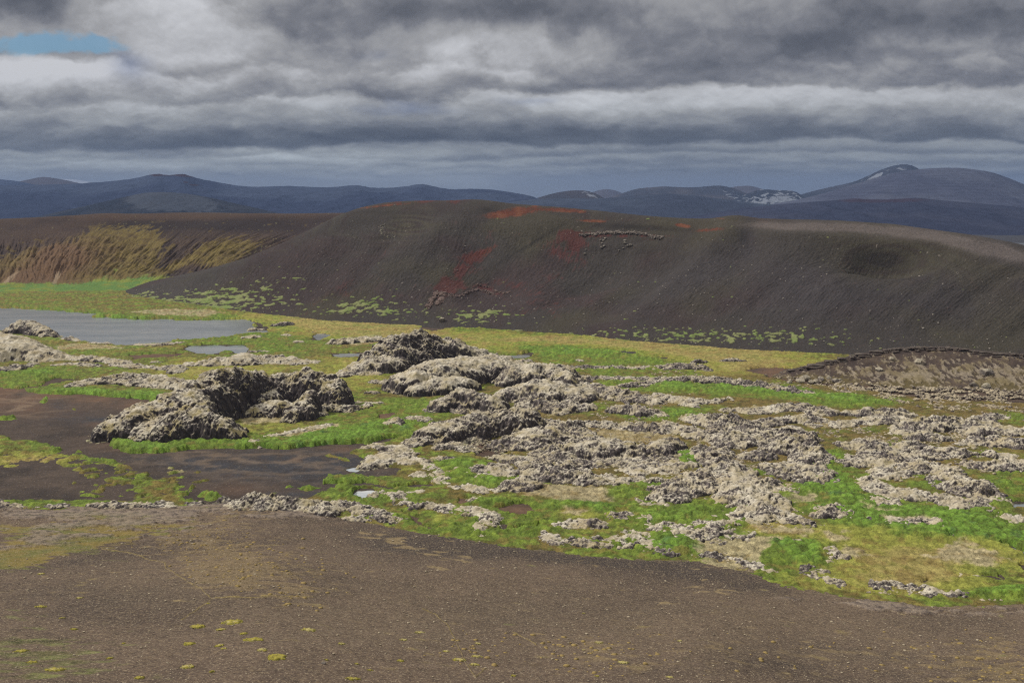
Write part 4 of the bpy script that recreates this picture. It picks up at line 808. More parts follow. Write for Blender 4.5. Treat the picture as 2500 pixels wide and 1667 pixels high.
GO = 'mossy lava outcrops on the plain'
B = dict(name='lava_mound', cat='lava mound', group='large lava mounds')
def build_lava():
    # --- the three big mounds
    lava(3, None, 'big horseshoe shaped mossy lava mound with dark inner cliffs beside the black gravel', moss=1.12, east=.42, crag=.8, sharp=.72, step=.9, olive=.2, lump=1.25, ys=.6, **B,
         chains=[[(750,740,875,5.5),(880,670,860,9),(1000,630,840,11),(1130,575,810,11),(1260,500,780,9.5),(1400,435,745,7.5),(1540,410,700,6.5),(1640,438,675,7.5),(1730,450,668,7.5),(1840,448,662,7.5),(1950,434,662,7.5),(2060,446,668,7.5),(2120,496,680,6.5)],
                 [(950,760,885,6),(1130,700,880,8),(1270,670,878,7),(1400,725,882,6),(1480,795,885,4)], [(1180,570,830,9),(1250,620,850,8)], [(1600,660,735,5),(1700,640,735,5),(1800,620,730,4.5)], [(1620,580,700,5),(1760,550,690,5)],
                 [(1960,560,720,4),(1900,630,745,4),(1850,690,765,3)], [(2100,640,700,3.5),(2250,650,700,3),(2330,640,680,2)], [(1980,640,750,3.5),(2040,670,740,3)]])
    lava(4, None, 'jagged dark lava peak with pale mossy foot at the centre of the plain', moss=.78, crag=1.1, sharp=.8, step=.85, lump=1.2, ys=.6, **B,
         chains=[[(330,160,310,8),(380,118,300,9),(440,98,292,10),(510,83,286,10),(565,70,282,10),(640,96,276,9.5),(700,123,268,9),(740,150,262,7)], [(470,180,320,6),(560,200,310,7)], [(390,230,325,4),(460,250,335,4)]])
    lava(4, None, 'pale mossy shoulder running down right of the jagged dark peak', name='lava_mound', cat='lava mound', group='large lava mounds', moss=.82, sharp=.8,
         chains=[[(690,120,268,9),(790,132,262,9),(860,160,258,8.5),(940,190,256,8),(1040,220,252,6)]])
    lava(4, None, 'low pale mossy foot left of the jagged dark peak', moss=.85, group=GO, chains=[[(90,350,372,3),(150,315,358,4.5),(220,275,350,6),(300,240,345,7),(380,240,345,6)],[(250,330,365,3),(330,330,360,3)]])
    lava(4, None, 'broad pale mossy lava slab with a dark broken front edge below the peak', moss=.98, crag=.9, sharp=.38, smooth=.35, step=1.0, ys=.8, **B,
         chains=[[(460,400,470,5),(560,330,470,9),(680,280,450,11),(800,262,420,12),(930,245,400,12),(1050,236,370,10),(1150,265,360,7)], [(620,400,490,7),(760,370,480,8),(850,370,470,6)]])
    lava(4, None, 'pointed mossy spur with a dark slide between the two large slabs', moss=.72, sharp=.9, **B,
         chains=[[(650,570,600,3),(740,500,595,5),(840,448,585,6),(940,455,590,6),(1050,500,600,5)], [(860,540,605,5),(980,570,605,4)]])
    lava(4, None, 'wide rugged mossy lava dome right of the broad slab', moss=.80, sharp=.6, crag=1.1, **B,
         chains=[[(1160,340,430,6),(1240,290,420,8),(1350,282,410,9),(1450,292,410,8),(1530,345,440,6)], [(1200,430,530,7),(1330,400,530,9),(1450,400,520,9),(1560,440,530,8)], [(1330,500,580,6),(1450,520,600,7),(1580,520,590,6)]])
    lava(4, None, 'long dark crested lava ridge in the middle of the field', moss=.70, sharp=.7, crag=1.1, ys=.7, lump=1.1, **B,
         chains=[[(510,790,825,2.5),(580,740,810,4),(660,690,790,5),(770,650,775,6.5),(880,625,760,7),(980,600,750,7),(1080,580,745,7),(1180,568,740,7),(1270,572,735,5.5),(1310,610,735,3)], [(820,690,790,3),(700,740,800,4),(900,730,780,4)]])
    lava(4, None, 'hummocky mossy lava shelf just in front of the dark crested ridge', moss=.68, crag=1.1, group=GO,
         chains=[[(1090,800,830,3),(1180,745,830,5),(1260,740,825,5.5),(1340,700,810,6),(1420,680,800,6)], [(1330,640,700,5),(1420,650,710,5),(1520,650,730,5),(1580,690,760,5)], [(1250,790,845,3.5),(1350,780,845,4)]])
    lava(4, None, 'pale crumbly moss ledge under the dark crested ridge', moss=.8, group=GO, chains=[[(730,800,835,2.5),(800,790,835,3),(880,820,850,2.5)],[(900,740,775,2.5)]])
    lava(4, [(1620,645,690,2.5),(1700,648,698,3),(1800,650,702,3.2),(1950,655,712,3.5),(2080,665,725,3.5),(2200,672,735,3.5),(2330,690,745,3)], 'long thin mossy lava wall above the smooth tan hollow', moss=.72, group=GO)
    lava(4, None, 'large hummocky lava field crest with black knobs and a dark cliff', moss=.66, crag=1.25, sharp=.5, **B,
         chains=[[(1360,840,900,4),(1460,815,910,6),(1580,800,905,6),(1680,785,895,6),(1760,772,890,6),(1850,768,888,6),(1940,790,890,6),(2040,815,895,6),(2130,840,905,5)], [(1500,860,950,6),(1650,890,950,5),(1800,880,940,6),(1950,870,935,6)],[(1560,760,830,5),(1650,740,820,4)]])
    lava(4, [(2160,790,815,2),(2185,755,812,2.6),(2215,770,815,2.2)], 'dark knobby lava tower at the right of the hollow', moss=.3, crag=1.4, group=GO, sharp=.35)
    lava(4, None, 'rugged lava shelf with dark boulders below the knobby crest', moss=.68, group=GO, crag=1.15,
         chains=[[(1360,960,1045,5),(1470,930,1040,6),(1580,960,1045,5),(1680,985,1052,4),(1790,1012,1055,3.5)], [(1250,1000,1085,4),(1200,1030,1100,3.2)], [(1450,880,960,5),(1360,900,970,5)]])
    lava(4, [(1800,1015,1058,3),(1900,1010,1058,3.2),(2000,1015,1055,3),(2110,1030,1048,2)], 'flat mossy tongue of lava under the smooth triangular slab', moss=.8, group=GO)
    lava(4, [(1960,960,1005,4),(2050,930,1000,5),(2140,960,1005,4)], 'smooth triangular tilted lava slab with a cracked face', moss=.78, smooth=.7, group=GO, sharp=.9)
    lava(4, None, 'low mossy lobe of lava beside the bright green hollow', moss=.75, group=GO, chains=[[(840,955,978,2),(910,945,982,2.6),(990,925,985,3.2),(1080,925,990,3.5),(1150,950,1005,3.5)],[(960,985,1020,2.5),(1030,990,1020,2.5)]])
    lava(4, [(1040,870,898,1.8),(1120,868,895,2),(1200,872,900,2.2),(1290,880,930,3.5)], 'narrow line of mossy blocks above the brown hollow', moss=.6, group=GO)
    lava(4, None, 'tan mossy outcrop at the edge of the black gravel flat', moss=.92, group=GO, olive=.1, warm=.2, chains=[[(270,925,950,2.2),(320,880,935,3),(380,850,900,3.5),(450,860,905,3.5),(540,900,935,3),(640,915,935,2)],[(250,815,835,1.8),(330,800,830,2.4),(420,805,850,3),(520,835,870,2.6)]])
    lava(4, [(700,885,905,2),(760,895,915,2.2),(815,905,920,1.5)], 'small row of dark rocks in the green left of the lobe', moss=.55, group=GO)
    lava(4, None, 'rounded mossy hummock above the muddy channel', moss=.9, group=GO, chains=[[(600,1000,1020,2.2),(690,985,1022,3),(760,985,1030,3)],[(650,930,958,2),(740,1045,1065,1.6)]])
    lava(4, [(340,1110,1145,2.4),(400,1100,1150,2.8),(440,1125,1158,2)], 'round tan moss dome right of the bright puddle', moss=1.0, group=GO)
    lava(4, [(540,1100,1122,1.5),(580,1095,1120,1.5)], 'two little tan moss knobs on green', moss=.95, group=GO)
    lava(4, [(480,1160,1190,1.8),(530,1165,1192,1.5)], 'grey stony patch between green banks', moss=.5, group=GO)
    lava(4, None, 'long mossy lava tongue that bends down to the gravel slope', moss=.72, group=GO, chains=[[(560,1198,1218,1.6),(640,1190,1225,2.4),(740,1192,1238,3),(850,1202,1250,3),(950,1218,1262,3),(1030,1240,1285,2.8),(1010,1290,1325,2.6),(980,1330,1370,2.4),(990,1370,1402,2)]])
    lava(4, [(820,1065,1090,1.8),(900,1065,1102,2.4),(980,1085,1120,2.4),(1080,1090,1110,1.6)], 'low mossy ridge below the bright green hollow', moss=.66, group=GO)
    lava(4, [(940,1130,1160,1.6),(980,1140,1168,1.4)], 'small lichen covered rock by the brown pool', moss=.6, group=GO)
    lava(4, [(1475,1315,1338,1.6),(1560,1290,1335,2.4),(1680,1285,1335,2.6),(1780,1300,1338,2)], 'short mossy lava bar alone on the yellow green grass', moss=.7, group=GO)
    lava(4, [(1395,1350,1395,1.8),(1430,1395,1435,2.2),(1480,1425,1452,1.6)], 'steep little dark outcrop at the foot of the gravel slope', moss=.42, group=GO)
    lava(4, [(1560,1415,1450,2),(1660,1405,1458,2.6),(1760,1412,1465,2.8),(1880,1418,1472,2.8),(2000,1432,1480,2.8),(2090,1432,1490,2.6),(2180,1475,1502,1.8)], 'dark broken lava rim along the edge of the gravel slope', moss=.5, crag=1.2, group=GO)
    lava(4, [(1890,1375,1412,2.2),(1960,1365,1415,2.8),(2020,1380,1412,1.8)], 'mossy knob just above the dark broken rim', moss=.72, group=GO)
    lava(4, [(1820,1240,1268,2),(1900,1232,1290,3),(1990,1262,1305,3),(2080,1298,1330,2.4),(2160,1320,1370,2.8),(2240,1345,1400,3.2),(2330,1380,1425,2.6)], 'diagonal mossy lava dyke descending right to the green hollow', moss=.78, group=GO)
    lava(4, None, 'cluster of grey lichen rocks at the tip of the gravel slope', moss=.5, group=GO, chains=[[(60,1165,1200,2),(130,1168,1222,2.6),(210,1195,1240,2.4),(300,1215,1258,2.4)],[(170,1260,1300,2),(230,1262,1298,1.8)],[(340,1235,1290,2.2),(420,1255,1310,2.2)]])
    lava(4, None, 'isolated dark lava lump with mossy tail on the left green', moss=.5, group=GO, chains=[[(385,640,692,2.2),(430,628,690,2.8),(470,655,685,1.8)],[(290,665,682,1.4)]])
    lava(4, [(500,640,665,2),(570,612,655,3),(640,625,662,2.4)], 'mossy rock hump next to the isolated dark lump', moss=.7, group=GO)
    lava(4, None, 'pale knobbly apron at the right foot of the horseshoe mound', moss=.92, group=GO, chains=[[(20,540,582,3),(90,545,592,3.6),(160,552,590,2.8)],[(150,535,548,1.6),(260,532,545,1.6),(340,535,545,1.2)]])
    lava(4, [(290,390,412,2.2),(340,382,418,2.8),(400,380,402,2)], 'dark rocks on the green under the pale mossy foot', moss=.45, group=GO)
    lava(4, [(255,462,480,1.6),(310,456,480,1.8)], 'pair of small stones in the green between two mounds', moss=.5, group=GO)
    lava(4, [(45,130,168,3.2),(130,115,160,4),(230,112,152,4),(340,108,145,3)], 'pale tan moss bank left of the jagged peak', moss=1.0, smooth=.5, group=GO)
    lava(4, [(1480,298,315,2),(1600,300,322,2.4),(1720,300,320,2.4),(1850,295,318,2.6),(1980,300,325,3),(2100,298,328,3.2),(2230,282,325,4),(2350,275,325,4)], 'long low chain of grey rocks behind the dome', moss=.5, group=GO)
    lava(4, [(1580,355,378,2.2),(1700,362,388,2.6),(1830,362,392,3),(1960,368,392,3),(2080,372,388,2)], 'second low chain of grey rocks right of the dome', moss=.5, group=GO)
    lava(4, None, 'loose mossy lava chain descending right from the dome', moss=.62, group=GO, chains=[[(1640,400,440,3.5),(1740,420,470,4.5),(1850,440,510,5.5),(1960,475,535,5),(2070,500,545,4)],[(1850,550,605,3),(1930,540,610,4),(2030,565,625,4),(2130,610,640,2.8)]])
    lava(4, [(1900,405,440,2.6),(2000,395,432,3),(2110,392,418,2.6),(2160,395,410,1.8)], 'mossy humps bordering the long green strip', moss=.6, group=GO)
    lava(4, [(2120,478,505,2.6),(2200,490,525,3),(2290,520,555,3),(2350,545,570,2.4)], 'tan topped lava bar inside the long green strip', moss=.85, group=GO)
    lava(4, [(1228,255,275,2),(1280,252,278,2)], 'small rock group at the near end of the narrow dark pool', moss=.5, group=GO)
    lava(4, [(1590,252,272,2),(1615,258,274,1.4)], 'lone stone on the bright meadow behind the dome', moss=.5, group=GO)
    lava(4, [(1735,232,250,1.6),(1760,238,250,1.2)], 'tiny dark stone in the middle of the bright meadow', moss=.2, group=GO)
    # --- left part
    lava(3, None, 'mossy lava islet rising from the lake', moss=.85, group=GO, warm=.2, chains=[[(75,150,200,3.4),(120,120,200,4.5),(180,118,202,5),(240,135,208,4.6),(300,175,222,3.6)]], foot=.9)
    lava(3, None, 'broad smooth tan moss hill at the left edge below the lake', name='lava_mound', cat='lava mound', group='large lava mounds', moss=1.15, smooth=.75, warm=.35, sharp=.85, crag=.7,
         chains=[[(-300,200,360,22),(-100,205,360,22),(20,215,360,18),(120,250,370,13),(240,290,372,10),(360,318,372,7),(460,335,372,5)], [(-200,160,225,10),(0,195,235,8),(120,210,240,5)]])
    lava(3, [(480,335,365,3.5),(560,335,375,4),(640,345,380,3.6),(700,355,385,3),(780,370,408,4),(850,388,420,3.4)], 'narrow mossy spur with a dark broken crest left of centre', moss=.85, smooth=.3, group=GO, warm=.2)
    lava(3, [(880,402,422,2.6),(980,405,425,2.6),(1060,400,432,3),(1140,395,440,3.2),(1110,430,455,2.6)], 'low tan rocks joining the spur to the long bank', moss=.85, group=GO)
    lava(3, None, 'grey stone jumble on the green at the left edge', moss=.55, group=GO, chains=[[(-120,400,450,5),(20,410,448,4.5),(110,388,430,3.5),(200,385,405,2.2)]])
    lava(3, [(370,390,408,2.4),(450,380,405,2.8),(530,378,402,2.6),(610,392,414,2.2)], 'string of small grey rocks below the smooth moss hill', moss=.55, group=GO)
    lava(3, [(420,222,242,2.2),(445,208,242,2.4),(490,236,248,1.6)], 'small pointed tan rock on the lake shore', moss=.95, group=GO)
    lava(3, [(575,250,262,1.4),(680,250,268,2)], 'pair of little stones on the lake shore', moss=.7, group=GO)
    lava(3, [(560,490,522,3.4),(640,470,520,5),(740,455,520,6),(850,450,520,7),(960,465,528,7),(1080,490,545,6.5),(1190,500,555,5.5),(1270,505,550,4)], 'broad low tan lava bank behind the brown mud flat', moss=.95, smooth=.35, group=GO, warm=.15)
    lava(3, [(440,518,540,2),(500,512,538,2.2)], 'small grey rocks at the tip of the tan bank', moss=.5, group=GO)
    lava(3, [(1200,380,410,3.4),(1300,365,405,5),(1420,348,400,6),(1560,325,395,7),(1680,335,392,7),(1800,345,392,6.5),(1920,360,392,5),(2010,370,388,3)], 'long tan lava bank behind the horseshoe mound', moss=.95, smooth=.35, group=GO, warm=.15)
    lava(3, [(1330,435,480,4),(1420,420,475,4.5),(1500,415,465,4)], 'pale mossy heap touching the back of the horseshoe mound', moss=.85, group=GO)
    lava(3, [(1755,130,152,2),(1800,112,152,2.6),(1850,118,145,2.2)], 'small dark lava rock right of the lake end', moss=.35, group=GO)
    lava(3, [(1570,212,232,2.4),(1620,200,230,2.8),(1650,205,222,1.8)], 'grey mossy stones on the spit below the lake end', moss=.65, group=GO)
    lava(3, [(1610,158,174,2),(1665,160,172,1.6)], 'tiny light stones on the dark beach of the lake', moss=.8, group=GO)
    lava(3, [(1605,300,320,1.8),(1640,305,320,1.4)], 'brown stone at the right end of the small pond', moss=.5, group=GO)
    lava(3, [(1670,295,320,2),(1690,298,318,1.5)], 'greenish stone beside the brown stone at the small pond', moss=.75, group=GO)
    lava(3, [(1900,235,258,2),(1940,240,258,1.6)], 'little rock on the green bank above the thin pool', moss=.6, group=GO)
    lava(3, [(1790,198,215,1.4),(1840,195,215,1.8)], 'light moss patch with stones near the stream', moss=.8, group=GO)
    lava(3, [(985,370,386,1.8),(1020,372,386,1.4)], 'small grey rock left of the long tan bank', moss=.5, group=GO)
    lava(3, [(860,262,275,1.6),(1000,258,278,2.2),(1080,250,272,2.2),(1160,245,262,1.8)], 'stony strip between the lake and the small pond', moss=.75, group=GO)
    lava(3, [(1570,885,912,2),(1630,872,918,2.6),(1690,885,915,1.8)], 'round rocky bump at the foot of the horseshoe mound', moss=.65, group=GO)
    lava(3, [(1720,855,868,1.8),(1850,828,845,2),(1960,800,822,2.4),(2060,785,808,2.6),(2130,780,798,1.8)], 'thin pale strip of mossy lava right of the horseshoe mound', moss=.9, group=GO)
    # rim of the gravel slope on the left
    lava(3, [(1430,1243,1272,1.3),(1455,1250,1274,1.1)], 'single rounded boulder on the rim of the gravel slope', moss=.5, group=GO, name='boulder', cat='boulder', minh=.9)
    lava(3, [(330,1290,1318,1.5),(375,1276,1322,1.9),(398,1285,1318,1.1)], 'dark pointed rock in the green strip on the left', moss=.15, group=GO, crag=1.3)
    lava(3, [(205,1300,1320,1.3),(240,1300,1322,1.3)], 'small dark stone left of the dark pointed rock', moss=.15, group=GO)
    lava(3, [(-60,1275,1325,3),(20,1272,1325,3),(70,1290,1330,2)], 'grey lichen rocks in the lower left corner of the plain', moss=.5, group=GO)
    lava(3, [(1220,1275,1292,1.2),(1260,1273,1290,1.1)], 'flat dark stone on the rim left of the boulder', moss=.2, group=GO)
    lava(3, None, 'crumbling grey lichen knoll on the crest of the gravel slope', moss=.68, group=GO, crag=1.1, chains=[[(1490,1290,1345,3),(1560,1255,1345,4),(1650,1232,1345,4.5),(1760,1230,1348,4.5),(1870,1255,1350,4),(1980,1265,1355,3.6),(2080,1290,1370,3)],[(640,1300,1330,2.5),(760,1300,1330,2.5),(900,1290,1325,2.5),(1050,1295,1325,2.5)]])
    # --- right field
    R = lambda nodes, label, **k: lava(5, nodes, label, group=GO, **k)
    R(None, 'low grey rubble bar at the far left of the right field', moss=.5, chains=[[(20,215,240,2.6),(110,200,240,3.2),(190,205,240,3),(290,228,250,2.4)]])
    R([(220,185,205,1.8),(245,170,206,2.2),(275,185,205,1.6)], 'small pointed dark rock on the tan grass', moss=.2)
    R([(380,178,195,1.8),(440,168,196,2.4),(490,178,195,1.6)], 'low dark rock on the tan grass right of the pointed one', moss=.2)
    R([(0,280,312,2.6),(120,272,312,3.2),(250,268,315,3.6),(400,285,330,3.6),(530,298,345,3.6),(650,315,362,3.6),(770,335,380,3.6),(870,358,388,2.8)], 'long straight bar of grey lava rubble above the green strip', moss=.55, crag=1.1)
    R([(920,368,385,1.8),(980,372,386,1.4)], 'small rock group at the end of the long rubble bar', moss=.6)
    R(None, 'tan mossy blocks lying in the green strip', moss=.85, chains=[[(30,380,412,2.8),(130,378,420,3),(220,400,435,2.8),(330,405,432,2.4),(410,390,412,1.8)]])
    R(None, 'wide block of knobbly lava left of the green valley', moss=.66, crag=1.1, name='lava_mound', cat='lava mound', chains=[[(220,490,530,4),(330,488,560,6),(440,510,590,6.5),(530,555,630,6),(580,600,650,4)],[(330,570,640,6),(440,600,680,6),(520,620,680,4)],[(270,600,640,4)]])
    R([(0,492,515,2.4),(60,498,515,1.8)], 'grey stones at the left of the tan oval lump', moss=.45)
    R([(20,545,590,3.6),(90,538,598,4.4),(160,552,600,3.6)], 'tan oval moss lump in front of the green strip', moss=1.0, smooth=.3)
    R(None, 'jagged chain of mossy lava below the end of the green strip', moss=.68, chains=[[(410,458,482,3),(520,460,492,3.4),(640,445,482,4),(740,432,475,4),(850,432,475,4),(960,458,500,4)],[(620,520,560,3.4),(740,500,545,4),(850,490,540,4),(940,510,545,3)]])
    R(None, 'tall knobbly lava chain leading down beside the bright valley', moss=.68, crag=1.15, chains=[[(600,632,672,4),(680,585,660,5.5),(770,560,645,5.5),(830,590,660,4.5)],[(680,640,710,5),(790,645,730,5.5),(880,680,755,5),(860,720,790,5),(810,745,800,4.5),(880,785,850,5),(910,830,895,4)],[(840,850,890,3.6)]])
    R([(670,765,820,3.2),(710,780,840,3.6),(750,810,860,3)], 'dark lava block inside the bend of the knobbly chain', moss=.5)
    R([(510,710,750,2.6),(570,690,755,3.6),(625,708,752,2.4)], 'dark rocky island in the olive hollow', moss=.45)
    R(None, 'dark fractured lava mass at the right of the tan hollow', moss=.48, crag=1.2, chains=[[(20,650,740,4),(80,620,700,3.6)],[(110,690,730,3.6),(40,740,790,5),(150,760,800,4)]])
    R(None, 'mossy lava saddle between the dark mass and the dark island', moss=.64, chains=[[(230,690,745,4),(310,660,730,4.6),(350,720,790,4.6),(420,780,850,5),(450,830,895,4.6)]])
    R([(0,960,1002,3.2),(70,905,985,4.6),(160,865,950,5.4),(250,835,915,5.4),(340,810,885,5)], 'long diagonal rampart of pale lava rising to the right', moss=.8)
    R(None, 'broad pale moss covered lava plateau in the centre of the right field', moss=.92, warm=.1, name='lava_mound', cat='lava mound', chains=[[(430,925,965,4),(490,880,960,5),(570,855,935,5),(650,865,925,4.4),(740,885,935,3.6)],[(380,970,1010,3.4),(480,940,1020,6),(590,945,1040,6),(670,1000,1065,4)],[(560,1020,1090,4)]])
    R([(530,1068,1110,3.4),(450,1068,1115,3.4),(370,1078,1130,3.4),(300,1090,1150,3),(330,1160,1195,2.8),(430,1165,1200,2.8),(530,1175,1205,2.2)], 'curved chain of mossy lava hooking round a green hollow', moss=.7)
    R([(700,1040,1072,2.4),(760,1065,1105,2.8),(860,1100,1130,2)], 'mossy lava tail running down right from the pale plateau', moss=.75)
    R([(20,1112,1145,2.6),(110,1122,1180,3.4),(190,1150,1205,3),(270,1175,1205,2)], 'pale knobbly bar near the dark rim of the slope', moss=.82)
    R(None, 'field of mossy lava ridges beyond the bright valley', moss=.66, chains=[[(1110,465,505,3),(1210,452,510,4.4),(1330,450,512,4.4),(1420,470,510,3)],[(1150,520,555,3.4),(1260,500,550,4.4),(1370,500,535,3.4)],[(900,550,572,2.6),(1000,535,572,3.4),(1090,525,560,3.4)]])
    R(None, 'pale topped lava swell left of the right edge', moss=.72, name='lava_mound', cat='lava mound', chains=[[(1370,580,615,3.4),(1450,535,600,4.8),(1540,508,585,5.4),(1640,500,575,5.4),(1740,510,570,4.4),(1830,505,555,4)],[(1490,590,645,4),(1590,600,650,3.6),(1650,620,645,2.4)]])
    R([(1720,570,602,3),(1800,558,612,4),(1890,552,610,4),(1990,560,610,4.4),(2080,560,610,4.4),(2200,560,610,4.4)], 'long ridge of mossy lava reaching the right edge', moss=.68)
    R([(1840,500,530,2.6),(1900,480,525,3.4),(1960,495,525,2.6)], 'grey lava knob near the right edge', moss=.5)
    R(None, 'winding mossy lava chain right of the bright valley', moss=.7, crag=1.1, chains=[[(1130,640,690,4),(1200,625,690,4.8),(1260,680,740,4.4),(1350,700,750,4.4),(1430,740,800,4.8),(1500,775,835,4)],[(1080,760,790,2.8),(1160,715,775,4.6),(1250,735,790,4.6)],[(1300,805,855,4),(1390,800,850,4)]])
    R([(1300,685,712,2.4),(1390,655,702,3),(1460,635,690,3.4)], 'short grey lava link across the olive hollow', moss=.5)
    R(None, 'tan mossy lava ridge crossing the lower right green', moss=.9, chains=[[(1160,852,885,2.6),(1220,850,910,3.4),(1260,895,950,4),(1360,910,970,4.2),(1450,920,980,4),(1530,965,995,2.4)],[(1250,965,1005,2.8),(1320,985,1022,2.6)]])
    R(None, 'knobbly lava chain descending towards the lower right', moss=.72, chains=[[(1540,690,745,4),(1640,680,735,4.4),(1720,680,735,3.4)],[(1560,770,810,3.6),(1640,790,850,4.4),(1660,850,920,4.4),(1760,860,950,5),(1840,870,930,4)],[(1660,950,1010,4),(1740,970,1050,4.6),(1820,1000,1060,4),(1880,1060,1085,2)],[(1840,950,990,3),(1920,955,975,2)]])
    R([(1750,650,680,3),(1830,620,672,4),(1930,615,670,4.4),(2030,630,690,4.4),(2100,630,690,4.4)], 'pale mossy lava swell at the right edge of the field', moss=.78)
    R([(1910,690,742,3),(1960,700,745,3)], 'tan lava step below the pale swell', moss=.85)
    R([(1780,770,805,3.4),(1880,750,810,4),(1980,745,815,4.4),(2080,750,815,4.4)], 'thick mossy lava lobe above the right green cushions', moss=.74)
    R([(930,1040,1080,2.4),(990,1000,1078,3.6),(1050,1008,1060,2.8)], 'isolated rocky lava dome among bright green', moss=.66, crag=1.2)
    R([(1080,1085,1115,2.4),(1150,1092,1118,1.8)], 'small dark stone pile left of the flat tan patch', moss=.6)
    R([(1280,1085,1122,2.6),(1380,1082,1125,3),(1480,1082,1128,3.2),(1580,1090,1125,2.8)], 'flat tan patch of low lava on the green', moss=.82, smooth=.3)
    R([(700,1192,1208,1.3),(750,1196,1225,1.6),(790,1188,1232,2)], 'tilted dark slab lying on green leaves', moss=.15, crag=1.3)
    R([(830,1205,1245,2.6),(910,1218,1265,3),(980,1255,1300,2.8),(1030,1275,1315,2),(975,1300,1335,2)], 'pale crumbly lava patch left of the yellow meadow', moss=.85)
    R([(865,1355,1388,1.8),(910,1365,1410,2.2),(960,1400,1440,2),(1005,1430,1465,1.9)], 'dark narrow crumbling outcrop on the lower green', moss=.18, crag=1.3)
    R([(1250,1465,1482,1.5),(1340,1452,1485,2),(1420,1462,1492,1.8)], 'dark rocks on the lower yellow meadow by the slope', moss=.25, crag=1.3)
    R([(1460,1465,1500,1.6),(1540,1478,1518,2.2),(1640,1500,1528,1.6),(1720,1508,1532,1.4)], 'grey rocks right of the dark ones by the slope', moss=.4, crag=1.3)
    R([(1740,1412,1422,1.3),(1780,1410,1422,1.2)], 'tiny pale stones on the yellow meadow', moss=.9)
    R([(-30,1215,1262,2.4),(40,1245,1285,2.2),(90,1268,1295,1.6)], 'dark rocks at the left end of the slope rim', moss=.45, crag=1.2)
    R([(270,1268,1308,1.8),(315,1255,1312,2),(380,1275,1318,1.8)], 'upright dark rocks on the rim of the gravel slope', moss=.3, crag=1.4)
    R([(430,1300,1335,1.9),(510,1320,1352,2),(580,1345,1372,1.8),(650,1370,1395,1.4)], 'pale stony crust along the falling rim of the slope', moss=.7)
    R([(2000,1085,1108,2.6),(2090,1080,1108,2.6)], 'tan moss lump at the right edge', moss=.95)
    R([(320,1195,1230,1.8),(370,1200,1232,1.6)], 'dark square block below the hooked chain', moss=.1, crag=1.2)
build_lava()
print('lava', round(time.time() - T0, 1), sum(len(m.vertices) for m in bpy.data.meshes))
